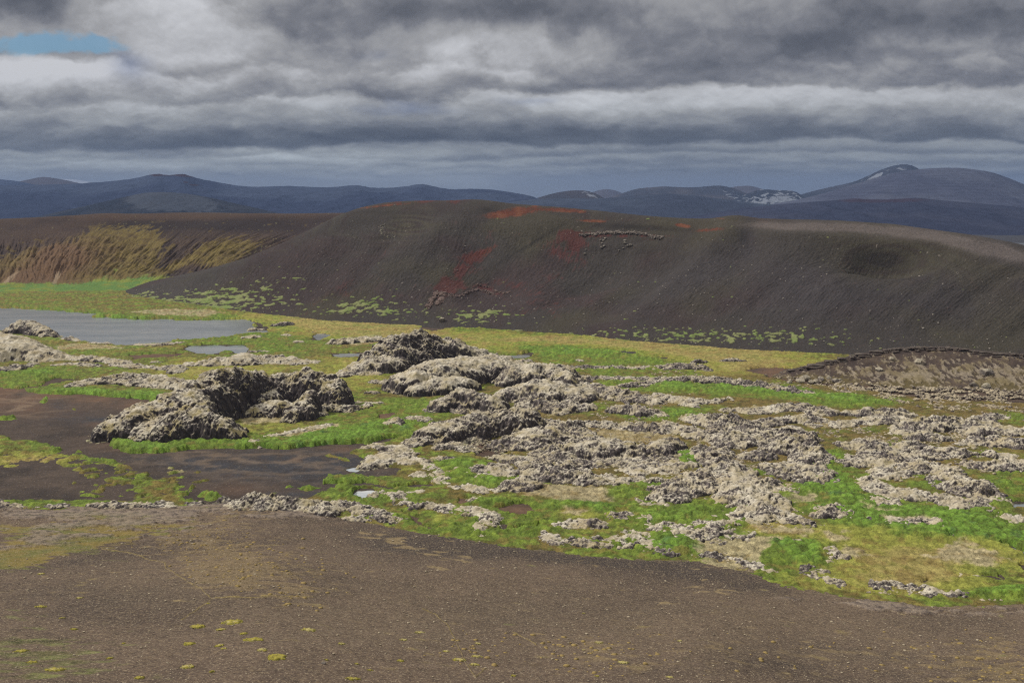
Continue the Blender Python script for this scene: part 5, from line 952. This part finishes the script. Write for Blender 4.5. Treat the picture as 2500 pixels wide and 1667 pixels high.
# ------------------------------------------------------------------ the low hill with a rock ledge on the right
LC = [(400,400),(520,300),(600,268),(680,238),(740,222),(800,210),(860,197),(920,184),(980,174),(1050,160),(1120,142),(1200,124),(1280,112),(1350,103),(1420,98),(1480,96),(1560,95),(1650,93),(1700,100),(1760,110),(1830,117),(1900,122),(1980,132),(2075,138),(2200,150),(2500,190),(2900,300)]
def build_ledge_hill():
    P = np.asarray(LC, float); u, v = tp(5, P[:, 0], P[:, 1]); cr = list(zip(u, v + 9))
    bu, bv = tp(5, np.array([300, 560, 700, 850, 1000, 1300, 1700, 2075, 2500, 2900]), np.array([300, 262, 285, 300, 310, 330, 345, 355, 365, 370]))
    x, y, z, s, a = hill(crest_fn(cr), base_fn(list(zip(bu, bv))), 0.36, 700, 260, float(ray(u[0], 800)[0]), float(ray(u[-1], 800)[0]), 2.2, k=.5, power=1.25, min_run=10., plateau=.12)
    n1 = fbm(x, y, 6., 4, 601); n2 = fbm(x, y, 1.6, 4, 605); n3 = fbm(x, y, 14., 3, 607)
    md = sm(s, .05, .3) * (1 - sm(s, .8, 1))
    uu, vv = proj(x, y, z)
    z = z + n1 * .55 * md + n2 * .12
    whit = pxblob(uu, vv, [(5,1250,260,160,34,6,1.1),(5,1460,220,60,50,0,.9),(5,1500,280,160,26,0,.9),(5,1700,240,160,40,0,.8),(5,1950,260,160,40,0,1.2),(5,1330,180,22,18,0,1.0),(5,1480,190,22,22,0,1.0),(5,2050,310,80,30,0,1.2),(5,1050,250,80,20,-10,.5)])
    col = mix(C(74, 64, 60), C(94, 82, 72), sm(n1, -.2, .4))
    col = mix(col, C(104, 94, 60), sm(n3 + .6 - s * 1.2 + n2 * .4, 0, .5) * .75)
    wm = sm(whit * .55 + fbm(x, y * .5, 1.8, 5, 609, .65) * 1.9 + n1 * .4 - .42, 0, .3); col = mix(col, mix(C(168, 156, 138), C(140, 128, 100), sm(n1, -.2, .4)), wm * .62)
    z = z + wm * .25 * (1 + n2)
    col = mix(col, C(60, 54, 54), sm(s, .98, 1.0) * .6)
    col = col * (1 + .22 * n2)[..., None]
    o = mesh_from('hill', np.stack([x, y, z], -1), grid_quads(*x.shape), M_lava, col)
    tag(o, kind='structure', label='low brown hill with whitish moss on its side under a rock ledge')
    # the ledge: broken basalt blocks in one band
    rng = random.Random(3); V = []; Q = []; CO = []
    cu = np.asarray([c[0] for c in cr]); cvv = np.asarray([c[1] for c in cr]); cf = crest_fn(cr); bf = base_fn(list(zip(bu, bv)))
    aa = float(ray(tp(5, 690, 0)[0], 850)[0]); a1 = float(ray(tp(5, 2800, 0)[0], 850)[0])
    def block(cx, cy, cz, wx, wy, hz, rot):
        # a beveled, subdivided and shattered block
        n = 5; base = len(V); pts = []
        g = np.linspace(-1, 1, n)
        idx = {}
        for i in range(n):
            for j in range(n):
                for k in range(n):
                    if 0 < i < n - 1 and 0 < j < n - 1 and 0 < k < n - 1: continue
                    px, py, pz = g[i], g[j], g[k]; r = (abs(px) ** 6 + abs(py) ** 6 + abs(pz) ** 6) ** (1 / 6)
                    f = 1 / r * (1 - .22 * rng.random())
                    X_, Y_, Z_ = px * f * wx, py * f * wy, pz * f * hz
                    idx[(i, j, k)] = len(V); V.append((cx + X_ * math.cos(rot) - Y_ * math.sin(rot), cy + X_ * math.sin(rot) + Y_ * math.cos(rot), cz + Z_))
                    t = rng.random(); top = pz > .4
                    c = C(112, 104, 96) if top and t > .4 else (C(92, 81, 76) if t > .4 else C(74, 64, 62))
                    CO.append(c)
        m = n - 1
        for i in range(m):
            for j in range(m):
                Q.extend([(idx[(i, j, 0)], idx[(i, j + 1, 0)], idx[(i + 1, j + 1, 0)], idx[(i + 1, j, 0)]), (idx[(i, j, m)], idx[(i + 1, j, m)], idx[(i + 1, j + 1, m)], idx[(i, j + 1, m)]),
                          (idx[(i, 0, j)], idx[(i + 1, 0, j)], idx[(i + 1, 0, j + 1)], idx[(i, 0, j + 1)]), (idx[(i, m, j)], idx[(i, m, j + 1)], idx[(i + 1, m, j + 1)], idx[(i + 1, m, j)]),
                          (idx[(0, i, j)], idx[(0, i, j + 1)], idx[(0, i + 1, j + 1)], idx[(0, i + 1, j)]), (idx[(m, i, j)], idx[(m, i + 1, j)], idx[(m, i + 1, j + 1)], idx[(m, i, j + 1)])])
    def crest_pt(a):
        tb = bf(a); tc = cf(a); rise = (CAMZ + tb * tc) / (1 - tc / .36); run = max(rise / .36, 10.); yc = tb + run
        return yc, CAMZ + yc * tc
    a = aa
    while a < a1:
        wdt = rng.choice((.7, 1.1, 1.6, 2.6, 4.2)) * rng.uniform(.8, 1.2); yc, zc = crest_pt(a); frac = min(1, (a - aa) / .06 + .25)
        for lay in range(2):
            hz = rng.uniform(.32, .55) * frac; off = rng.uniform(-.3, .4)
            block(a * yc + rng.uniform(-.6, .6), yc - .8 + off + lay * .7, zc - .55 + lay * .7 * frac + rng.uniform(-.22, .22), wdt * rng.uniform(.5, .72), rng.uniform(.9, 1.6), hz, rng.uniform(-.12, .12) - .05)
        if rng.random() < .45: block(a * yc + rng.uniform(-1, 1), yc - 2.0 - rng.random() * 1.5, zc - 1.3 - rng.random() * .6, rng.uniform(.25, .6), rng.uniform(.3, .6), rng.uniform(.2, .4), rng.random() * 3)
        a += wdt * 1.02 / yc
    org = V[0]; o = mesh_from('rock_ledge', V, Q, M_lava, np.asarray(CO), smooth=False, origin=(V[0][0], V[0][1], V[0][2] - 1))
    tag(o, 'long band of cracked brown basalt blocks crowning the low hill on the right', 'rock ledge')
    return x, y, z
LH = build_ledge_hill()

# ------------------------------------------------------------------ loose rocks
_ICO = None
def ico():
    global _ICO
    if _ICO is None:
        import bmesh
        bm = bmesh.new(); bmesh.ops.create_icosphere(bm, subdivisions=2, radius=1.0)
        bm.verts.index_update(); _ICO = (np.array([v.co[:] for v in bm.verts]), np.array([[v.index for v in f.verts] for f in bm.faces])); bm.free()
        bm = bmesh.new(); bmesh.ops.create_icosphere(bm, subdivisions=1, radius=1.0); bm.verts.index_update()
        _ICO = _ICO + (np.array([v.co[:] for v in bm.verts]), np.array([[v.index for v in f.verts] for f in bm.faces])); bm.free()
    return _ICO
def rocks(name, px, py, pz, r, col_fn, mat, seed=1, fine=False, flat=.75, smooth=False):
    """one mesh of many small irregular stones"""
    v2, f2, v1, f1 = ico(); bv, bf_ = (v2, f2) if fine else (v1, f1); n = len(px); g = np.random.default_rng(seed)
    k = len(bv); sc = 1 + (g.random((n, k)) - .5) * .55; sx = r * (0.8 + .5 * g.random(n)); sy = r * (0.8 + .5 * g.random(n)); sz = r * flat * (0.7 + .6 * g.random(n)); th = g.random(n) * 6.28
    X = bv[None, :, 0] * sc * sx[:, None]; Y = bv[None, :, 1] * sc * sy[:, None]; Z = bv[None, :, 2] * sc * sz[:, None]
    c, s = np.cos(th)[:, None], np.sin(th)[:, None]
    V = np.stack([px[:, None] + X * c - Y * s, py[:, None] + X * s + Y * c, pz[:, None] + Z + .15 * sz[:, None]], -1).reshape(-1, 3)
    Fc = (bf_[None] + (np.arange(n) * k)[:, None, None]).reshape(-1, 3)
    col = col_fn(n, k, np.broadcast_to(bv[None, :, 2], (n, k)), g).reshape(-1, 3)
    return mesh_from(name, V, Fc, mat, col, smooth=smooth, nv=3)
def mosscol(amount, c_m=(196, 182, 148), c_r=(72, 65, 65), c_r2=(116, 106, 102)):
    def f(n, k, zz, g):
        t = g.random((n, 1)); rr = mix(np.broadcast_to(C(*c_r), (n, k, 3)), C(*c_r2), np.broadcast_to(g.random((n, 1)), (n, k)))
        m = sm(zz + (g.random((n, k)) - .5) * .9 + (amount - .5) * 2.0 + (t - .5), -.1, .5)
        return mix(rr, C(*c_m), m)
    return f
def scatter(poly_t, poly, n, seed, zfn=None):
    P = wpoly(poly_t, poly); g = np.random.default_rng(seed); lo, hi = P.min(0), P.max(0)
    q = lo + g.random((n * 4, 2)) * (hi - lo); s = sdf_poly(q[:, 0], q[:, 1], P); q = q[s > 0][:n]; return q[:, 0], q[:, 1], g
def build_rubble():
    px, py, rr = [], [], []
    for (t, poly, n, r0, r1, sd) in ((5, [(940,335),(1150,318),(1450,335),(1700,340),(2075,350),(2400,360),(2400,500),(2075,485),(1900,470),(1650,480),(1400,440),(1250,400),(1080,380)], 6500, .18, .75, 1),
                                 (5, [(600,270),(900,290),(1200,300),(1300,330),(1100,380),(860,330)], 500, .2, .7, 2), (5, [(200,610),(450,690),(600,700),(700,760),(600,860),(440,870),(300,780)], 900, .2, .6, 3),
                                 (4, [(1300,560),(2352,270),(2352,780),(1700,830),(1200,740)], 5000, .12, .6, 4), (5, [(0,250),(900,330),(900,380),(0,330)], 700, .2, .7, 5), (5, [(850,600),(1250,560),(1800,600),(1700,900),(1250,860),(1130,640)], 6500, .12, .65, 6),
                                 (5, [(0,640),(400,640),(500,900),(0,960)], 1800, .12, .5, 7), (5, [(1500,480),(2400,480),(2400,860),(1900,860),(1600,700)], 2600, .12, .6, 12), (5, [(150,980),(1100,960),(1700,1080),(1750,1180),(800,1200),(100,1150)], 1300, .1, .45, 13), (3, [(1450,430),(2180,450),(2200,640),(1900,760),(1560,700)], 900, .15, .6, 8),
                                 (4, [(700,720),(1150,760),(1180,870),(800,830)], 350, .15, .5, 9), (5, [(-200,1215),(60,1280),(300,1320),(560,1360),(700,1420),(600,1390),(300,1280),(0,1200)], 350, .15, .45, 10), (5, [(1200,1455),(1800,1510),(2075,1560),(1700,1545),(1200,1500)], 260, .15, .45, 11)):
        x, y, g = scatter(t, poly, n, 700 + sd); d = fbm(x, y, 6., 3, sd); k = d > -.05; x, y = x[k], y[k]
        px.append(x); py.append(y); rr.append(r0 + (r1 - r0) * g.random(len(x)) ** 3)
    px, py, rr = map(np.concatenate, (px, py, rr))
    o = rocks('lava_rubble', px, py, np.full(len(px), .22), rr, mosscol(.40, (182, 170, 146)), M_lava, 5)
    tag(o, kind='stuff', label='grey lava rubble strewn between the outcrops and below the ledge')
build_rubble()
def surf_at(G, u, v):
    """the point of a hill mesh seen at a traced place"""
    x, y, z, gu, gv = G; m = (gu - u) ** 2 + (gv - v) ** 2; f = np.where(np.gradient(gv, axis=0) < 0, m, 1e9); i = np.unravel_index(np.argmin(f), m.shape); return float(x[i]), float(y[i]), float(z[i])
def stone(label, x, y, z, r, seed, moss=.3, name='boulder', cat='boulder', group=None, flat=.8, cm=(176, 168, 150), cr=(100, 94, 90), cr2=(130, 122, 116)):
    import bmesh
    bm = bmesh.new(); bmesh.ops.create_icosphere(bm, subdivisions=4, radius=1.0); g = random.Random(seed)
    bm.verts.index_update(); v = np.array([q.co[:] for q in bm.verts]); f = np.array([[q.index for q in w_.verts] for w_ in bm.faces]); bm.free()
    # chip the ball with random planes so that it gets facets and edges
    for _ in range(14):
        n = np.array([g.gauss(0, 1) for _ in range(3)]); n /= np.linalg.norm(n); d = g.uniform(.55, .9); t = v @ n; v = v - np.maximum(t - d, 0)[:, None] * n * .92
    v = v * (1 + .10 * fbm(v[:, 0] * 3 + seed, v[:, 1] * 3 + v[:, 2] * 2, 1.0, 3, seed % 50))[:, None] * np.array([g.uniform(.9, 1.3), g.uniform(.8, 1.1), flat]) * r
    nz = sm(v[:, 2] / r + .25 * fbm(v[:, 0] * 4 / r, v[:, 1] * 4 / r, 1., 2, 3) + moss - .5, 0, .4)
    col = mix(mix(np.broadcast_to(C(*cr), v.shape), C(*cr2), sm(fbm(v[:, 0] / r * 3, v[:, 2] / r * 3, 1., 3, 9), -.3, .3)), C(*cm), nz)
    o = mesh_from(name, v + np.array([x, y, z + r * flat * .45]), f, M_lava, col, smooth=False, origin=(x, y, z), nv=3)
    tag(o, label, cat, group); return o
def build_boulders():
    gb = 'boulders under the rock ledge of the low hill'
    L = [((820, 305), 1.5, 'leftmost pale boulder of the group left of the low hill', .8), ((848, 290), 1.7, 'tall pale boulder just behind the leftmost one', .8), ((880, 308), 1.3, 'mossy boulder right of the tall pale one', .6), ((915, 272), 1.6, 'large grey boulder behind the middle of the boulder group', .5),
         ((935, 292), 1.4, 'grey boulder in the middle of the group below the large one', .3), ((908, 306), 1.3, 'smooth light boulder at the front of the boulder group', .8), ((985, 290), 1.6, 'wide grey boulder right of the middle of the group', .4), ((1018, 300), 1.2, 'small brown boulder right of the wide grey one', .2),
         ((1045, 295), 1.1, 'small light boulder next to the small brown one', .6), ((1076, 288), 1.5, 'rightmost grey boulder of the group left of the low hill', .5), ((760, 312), 1.3, 'lone grey boulder left of the boulder group', .5)]
    for i, ((X, Y), r, lb, ms) in enumerate(L):
        x, y = gp(*tp(5, X, Y + 12)); stone(lb, float(x), float(y) + r, .1, r, 40 + i, ms, group=gb)
    uh, vh = proj(LH[0], LH[1], LH[2]); G = (LH[0], LH[1], LH[2], uh, vh)
    for i, ((X, Y), r, lb, ms) in enumerate([((1865, 255), 1.9, 'big grey rock sticking out of the hill side below the ledge', .4), ((1858, 338), 1.7, 'rounded pale rock at the foot of the low hill on the right', .6), ((1330, 178), 1.2, 'light mossy knob high on the low hill side', .9), ((1478, 195), 1.5, 'pale crumbling knob just under the ledge', .9), ((1260, 240), 1.4, 'greyish knob in the whitish moss of the low hill', .6), ((1790, 325), 1.3, 'dark rock among the rubble under the low hill', .1)]):
        x, y, z = surf_at(G, *tp(5, X, Y)); stone(lb, x, y, z - .2, r, 80 + i, ms, group=gb)
    gr = 'boulders on the dark ridge below the crumbling ledge'
    S = [(652, 264, 12, 'leftmost pale stone of the upper left boulder cluster on the ridge'), (690, 252, 13, 'topmost pale boulder of the upper left cluster on the ridge'), (676, 270, 11, 'middle boulder of the upper left cluster on the ridge'), (665, 295, 10, 'small stone between the upper and lower left cluster'), (666, 334, 15, 'larger left stone of the pair below the left cluster'),
         (685, 324, 13, 'smaller right stone of the pair below the left cluster'), (884, 270, 14, 'upper flat boulder of the right cluster on the ridge'), (884, 294, 16, 'dark boulder below the upper flat one in the right cluster'), (905, 320, 15, 'boulder left of the biggest stone in the right cluster'), (941, 316, 20, 'biggest boulder on the ridge at the right of its cluster'), (868, 341, 10, 'small stone lower left of the right cluster'),
         (824, 363, 9, 'tiny stone between the two boulder clusters'), (498, 397, 15, 'lone flat boulder below the red scree'), (515, 355, 9, 'little stone above the lone flat boulder'), (577, 407, 6, 'tiny white stone right of the lone flat boulder'), (607, 878, 8, 'white speck of stone low on the ridge'), (1620, 243, 10, 'white stone near the orange patch on the ridge')]
    for i, (X, Y, rp, lb) in enumerate(S):
        u, v = tp(8, X, Y); x, y, z = surf_at(RIDGE, u, v); r = rp / 3.92 / FOC * y * 1.05; stone(lb, x, y, z, r, 120 + i, .5, group=gr, cm=(150, 144, 136), cr=(92, 86, 82), cr2=(120, 112, 106))
    x, y, z = surf_at(RIDGE, *tp(9, 1097, 1232)); stone('grey boulder at the foot of the dark ridge above the tan meadow', x, y, z, 1.9, 160, .4)
build_boulders()

# ------------------------------------------------------------------ broken rock bands on the ridge
def rock_band(label, tile, pts, seed, width, cm, cr, cr2, dens=2.0, rmax=1.6):
    P = np.asarray(pts, float); g = np.random.default_rng(seed); X, Y, Z, R = [], [], [], []
    for i in range(len(P) - 1):
        L = np.hypot(*(P[i + 1] - P[i])) / TILES[tile][2]
        for _ in range(int(L * dens)):
            t = g.random(); q = P[i] + (P[i + 1] - P[i]) * t; u, v = tp(tile, q[0], q[1]); wv = width * (abs(g.normal()) * .5)
            x, y, z = fast_at(u + g.normal() * 1.5, v + wv * (1 if g.random() < .7 else -.4)); X.append(x); Y.append(y); Z.append(z - .25); R.append(.25 + rmax * .75 * g.random() ** 4)
    X, Y, Z, R = map(np.asarray, (X, Y, Z, R))
    o = rocks('rock_ledge', X, Y, Z, R, mosscol(.5, cm, cr, cr2), M_lava, seed, fine=True)
    c = (float(X.mean()), float(Y.mean()), float(Z.min()))
    o.data.transform(__import__('mathutils').Matrix.Translation((-c[0], -c[1], -c[2]))); o.location = c; tag(o, label, 'rock ledge'); return o
def fast_at(u, v, G=None):
    x, y, z, gu, gv = G or RIDGE; n = gu.shape[1]; mid = gu[gu.shape[0] // 2]; j = int(np.clip(np.searchsorted(mid, u), 0, n - 1)); col = gv[:, j]; k = int(np.argmax(col < v)) if (col < v).any() else 0
    return float(x[k, j]), float(y[k, j]), float(z[k, j])
rock_band('crumbling pale grey rock band near the top of the ridge beside the red scree', 8, [(440,205),(505,208),(600,200),(700,186),(830,190),(960,188),(1060,200),(1150,228),(1240,230)], 11, 3.5, (122,114,108), (62,56,56), (92,84,80), 3.0, 1.3)
rock_band('jagged grey brown rock rib low on the dark ridge under the red streak', 9, [(945,1105),(985,1040),(1040,960),(1110,965),(1080,1010),(1050,1070),(1100,1020)], 12, 5.0, (118,102,96), (60,50,50), (94,82,78), 5.5, 1.7)
rock_band('thin arched line of rock running right from the jagged rib', 9, [(1110,965),(1180,985),(1260,995),(1330,950),(1430,925),(1520,940),(1570,975)], 13, 3.0, (106,92,88), (56,46,46), (82,70,68), 2.5, 1.1)
rock_band('thin dark crack line of rock right of the arched one', 9, [(1430,885),(1500,898),(1560,905),(1610,950),(1680,960),(1750,955)], 14, 1.2, (110,94,88), (58,48,50), (88,72,70), 1.4, .8)
rock_band('pale speckled stones in the little hollow on the left summit', 9, [(540,300),(510,350),(520,390),(570,420),(640,425)], 15, 4.0, (128,124,110), (66,62,58), (94,88,80), 1.6, .8)

# scattered white stones over the ridge
def build_specks():
    g = np.random.default_rng(77); x, y, z, u, v = RIDGE; n = 5200
    j = g.integers(20, x.shape[1] - 20, n); i = (g.random(n) * x.shape[0] * .62 + 8).astype(int); dn = fbm(x[i, j], y[i, j], 60., 3, 5) + .3 * g.random(n)
    k = dn > -.02; i, j = i[k], j[k]; r = .08 + .42 * g.random(len(i)) ** 9
    o = rocks('stones', x[i, j], y[i, j], z[i, j], r, mosscol(.6, (150, 144, 136), (96, 88, 84), (124, 116, 110)), M_stone, 6); tag(o, kind='stuff', label='small pale stones scattered over the dark ridge')
build_specks()

# ------------------------------------------------------------------ the gravel slope in front: stones and moss cushions
def slope_pt(u, v):
    a, t = ray(u, v); ys = np.linspace(45, 230, 1500); z, _ = slope_h(a * ys, ys); d = (CAMZ + t * ys) - z; i = np.argmax(d < 0); y = ys[i]
    return float(a * y), float(y), float(z[i])
def build_slope_stones():
    g = np.random.default_rng(31); n = 9000; a = g.uniform(-.60, .60, n); yb = slope_base(a); y = yb - g.random(n) ** .8 * (yb - 60); x = a * y
    d = fbm(x, y, 14., 3, 61) + .35 * g.random(n); k = d > .0; x, y = x[k], y[k]; z, _ = slope_h(x, y)
    r = (.035 + .13 * g.random(len(x)) ** 7) * np.clip(y / 110, .7, 1.6)
    o = rocks('stones', x, y, z + .02, r, mosscol(.6, (176, 164, 142), (90, 80, 72), (136, 124, 108)), M_stone, 8); tag(o, kind='stuff', label='small pale stones lying all over the gravel slope')
    n = 9000; u = g.uniform(-60, 2560, n); v = g.uniform(1250, 1667, n); A, T = ray(u, v)
    m = pxblob(u, v, [(6,1050,300,260,70,10,1.1),(6,1050,380,200,70,20,1.2),(6,900,180,260,40,-6,.7),(6,1300,470,300,70,10,.35),(7,1500,780,900,100,0,.25),(7,2250,850,200,80,0,.9),(7,400,800,300,70,0,.35),(7,280,740,120,20,0,.6),(6,2150,760,140,60,0,.5)])
    k = m > g.random(n) * 1.3 + .12; A, T = A[k], T[k]; X, Y, Z = [], [], []
    ys = np.linspace(60, 215, 260)
    for a_, t_ in zip(A, T):
        z, _ = slope_h(a_ * ys, ys); i = np.argmax((CAMZ + t_ * ys) < z)
        if i: X.append(a_ * ys[i]); Y.append(ys[i]); Z.append(z[i])
    X, Y, Z = map(np.asarray, (X, Y, Z)); r = .12 + .26 * g.random(len(X)) ** 2.5
    o = rocks('moss', X, Y, Z, r, mosscol(1.0, (156, 136, 88), (104, 90, 64), (136, 118, 80)), M_lava, 9, flat=.4, smooth=True); tag(o, kind='stuff', label='ochre moss tufts growing among the gravel of the slope')
build_slope_stones()
def cushion(label, tile, X, Y, wpx, seed, pale=.3, group=None):
    u, v = tp(tile, X, Y); x0, y0, z0 = slope_pt(u, v); W = wpx / TILES[tile][2] / FOC * y0 * .5; D = W * random.Random(seed).uniform(.7, 1.1)
    n = 34; X_ = np.linspace(-1.25, 1.25, n); xx, yy = np.meshgrid(X_, X_); x = x0 + xx * W; y = y0 + yy * D
    nz = fbm(x + seed, y, W * .6, 3, seed % 40); s = np.hypot(xx, yy) + nz * .9 + .22 * fbm(x, y, W * .22, 2, 5)
    zs, _ = slope_h(x, y); c1, c1b, i1 = worley(x, y, max(.28, W * .3), seed % 30); h = np.where(s < 1, np.maximum(1 - s, 0) ** .5 * .15 * min(1.3, W + .25), -.15 * (s - 1) - .02) ; z = zs + h + np.where(s < 1, (1 - np.minimum(c1, 1) ** 2) * .06 * (.4 + i1), 0)
    col = mix(C(164, 154, 70), C(194, 182, 128), sm(nz + i1 * .6 + pale - .5, 0, .5)); col = mix(col, C(122, 120, 50), sm(s, .6, 1.0) * .6); col = mix(col, C(70, 58, 46), sm(.14 - (c1b - c1), 0, .12) * .5)
    V = np.stack([x, y, z], -1).reshape(-1, 3); Q = grid_quads(n, n); keep = (h.ravel()[Q] > -.04).any(1); V, Q, col = compact(V, Q, col.reshape(-1, 3), keep)
    if len(Q): tag(mesh_from('moss_cushion', V, Q, M_lava, col, origin=(x0, y0, z0)), label, 'moss cushion', group)
def build_cushions():
    g = 'moss cushions on the gravel slope'
    for i, (t, X, Y, w_, lb, p) in enumerate([
        (6,1065,638,84,'largest yellow green moss cushion left of centre on the slope',.3),(6,905,657,66,'double moss cushion lower left of the largest one',.2),(6,1015,672,46,'oval moss cushion just below the largest one',.3),(6,1118,689,34,'small bright moss cushion right of the oval one',.0),
        (6,1165,718,84,'long flat moss cushion in the lower left centre',.2),(6,870,737,50,'yellow moss cushion left end of the lower cluster',.0),(6,1008,745,38,'upper moss cushion of a close pair',.3),(6,1027,760,30,'lower moss cushion of a close pair',.3),
        (6,1205,765,44,'domed pale moss cushion below the long flat one',.6),(6,1270,797,84,'wide ring shaped moss cushion near the bottom',.1),(6,860,843,56,'pale moss cushion near the bottom edge left of centre',.5),(6,1418,673,62,'greenish tan moss cushion right of the cluster',.6),
        (6,1570,736,30,'small pale moss cushion on its own at the bottom centre',.7),(6,187,566,46,'small moss cushion at the far left of the slope',.3),(6,284,618,28,'tiny moss cushion at the left below the far left one',.3),(6,340,670,30,'bright green moss cushion at the left',.0),(6,955,553,20,'little moss knob where the yellow threads meet',.1),
        (6,975,863,26,'small yellow moss cushion at the bottom edge',.1),(6,1620,898,64,'flat yellow green moss cushion on the bottom edge at centre',.1),(6,1840,815,30,'bright small moss cushion in the bottom centre right',.0),(6,1500,811,18,'tiny moss dot above a grey stone',.0),(6,1640,828,20,'tiny moss dot right of the grey stone',.4),(6,1700,858,26,'narrow moss cushion below the tiny dots',.3),
        (6,1855,718,34,'tan moss cushion left of the brown crusted pair',.7),(6,1930,685,40,'brown crusted moss pair at centre right',.7),(6,2110,810,54,'broad crusted moss cushion at the bottom right of centre',.6),(6,2190,795,46,'crusted moss cushion right of the broad one',.6),(6,2180,832,44,'crusted moss cushion below the other two at the bottom',.6),
        (6,2050,772,30,'small crusted moss cushion above the broad one',.7),(6,2195,735,28,'pale tan moss knob above the crusted group',.8),(6,568,735,18,'tiny green moss dot left of the lower cluster',.0),(6,190,415,30,'small dry moss cushion at upper left of the slope',.6),(6,640,892,40,'thin moss strip on the bottom edge at the left',.3),(6,365,526,24,'tiny pale moss tuft at the left centre of the slope',.6),
        (6,100,770,60,'dull green moss mat at the left edge',.1),(6,150,822,50,'second dull green moss mat below the first at the left edge',.1),(6,250,856,80,'long olive moss mat at the lower left',.2),(6,505,802,30,'dark olive moss cushion at the lower left',.1),
        (7,510,822,50,'brownish moss cushion in the lower middle',.7),(7,400,730,34,'tan moss knob right of the thread end',.7),(7,328,765,16,'small beige knob in the lower middle',.9),(7,8,883,24,'yellow moss cushion on the bottom edge in the middle',.0),(7,390,885,20,'small yellow moss dot on the bottom edge',.0),(7,725,890,34,'pale moss cushion on the bottom edge right of the middle',.7),(7,770,722,22,'whitish knob in the middle of the slope',1.),(7,330,596,14,'tiny dry moss tuft high in the middle of the slope',.4)]):
        cushion(lb, t, X, Y, w_, 900 + i * 7, p, g)
    x, y, z = slope_pt(*tp(6, 1488, 829)); stone('single grey stone at the bottom of the gravel slope', x, y, z, .22, 777, .1)
    x, y, z = slope_pt(*tp(7, 2195, 625)); stone('light stone on the right side of the gravel slope', x, y, z, .2, 778, .7)
build_cushions()
print('detail', round(time.time() - T0, 1), sum(len(m.vertices) for m in bpy.data.meshes))
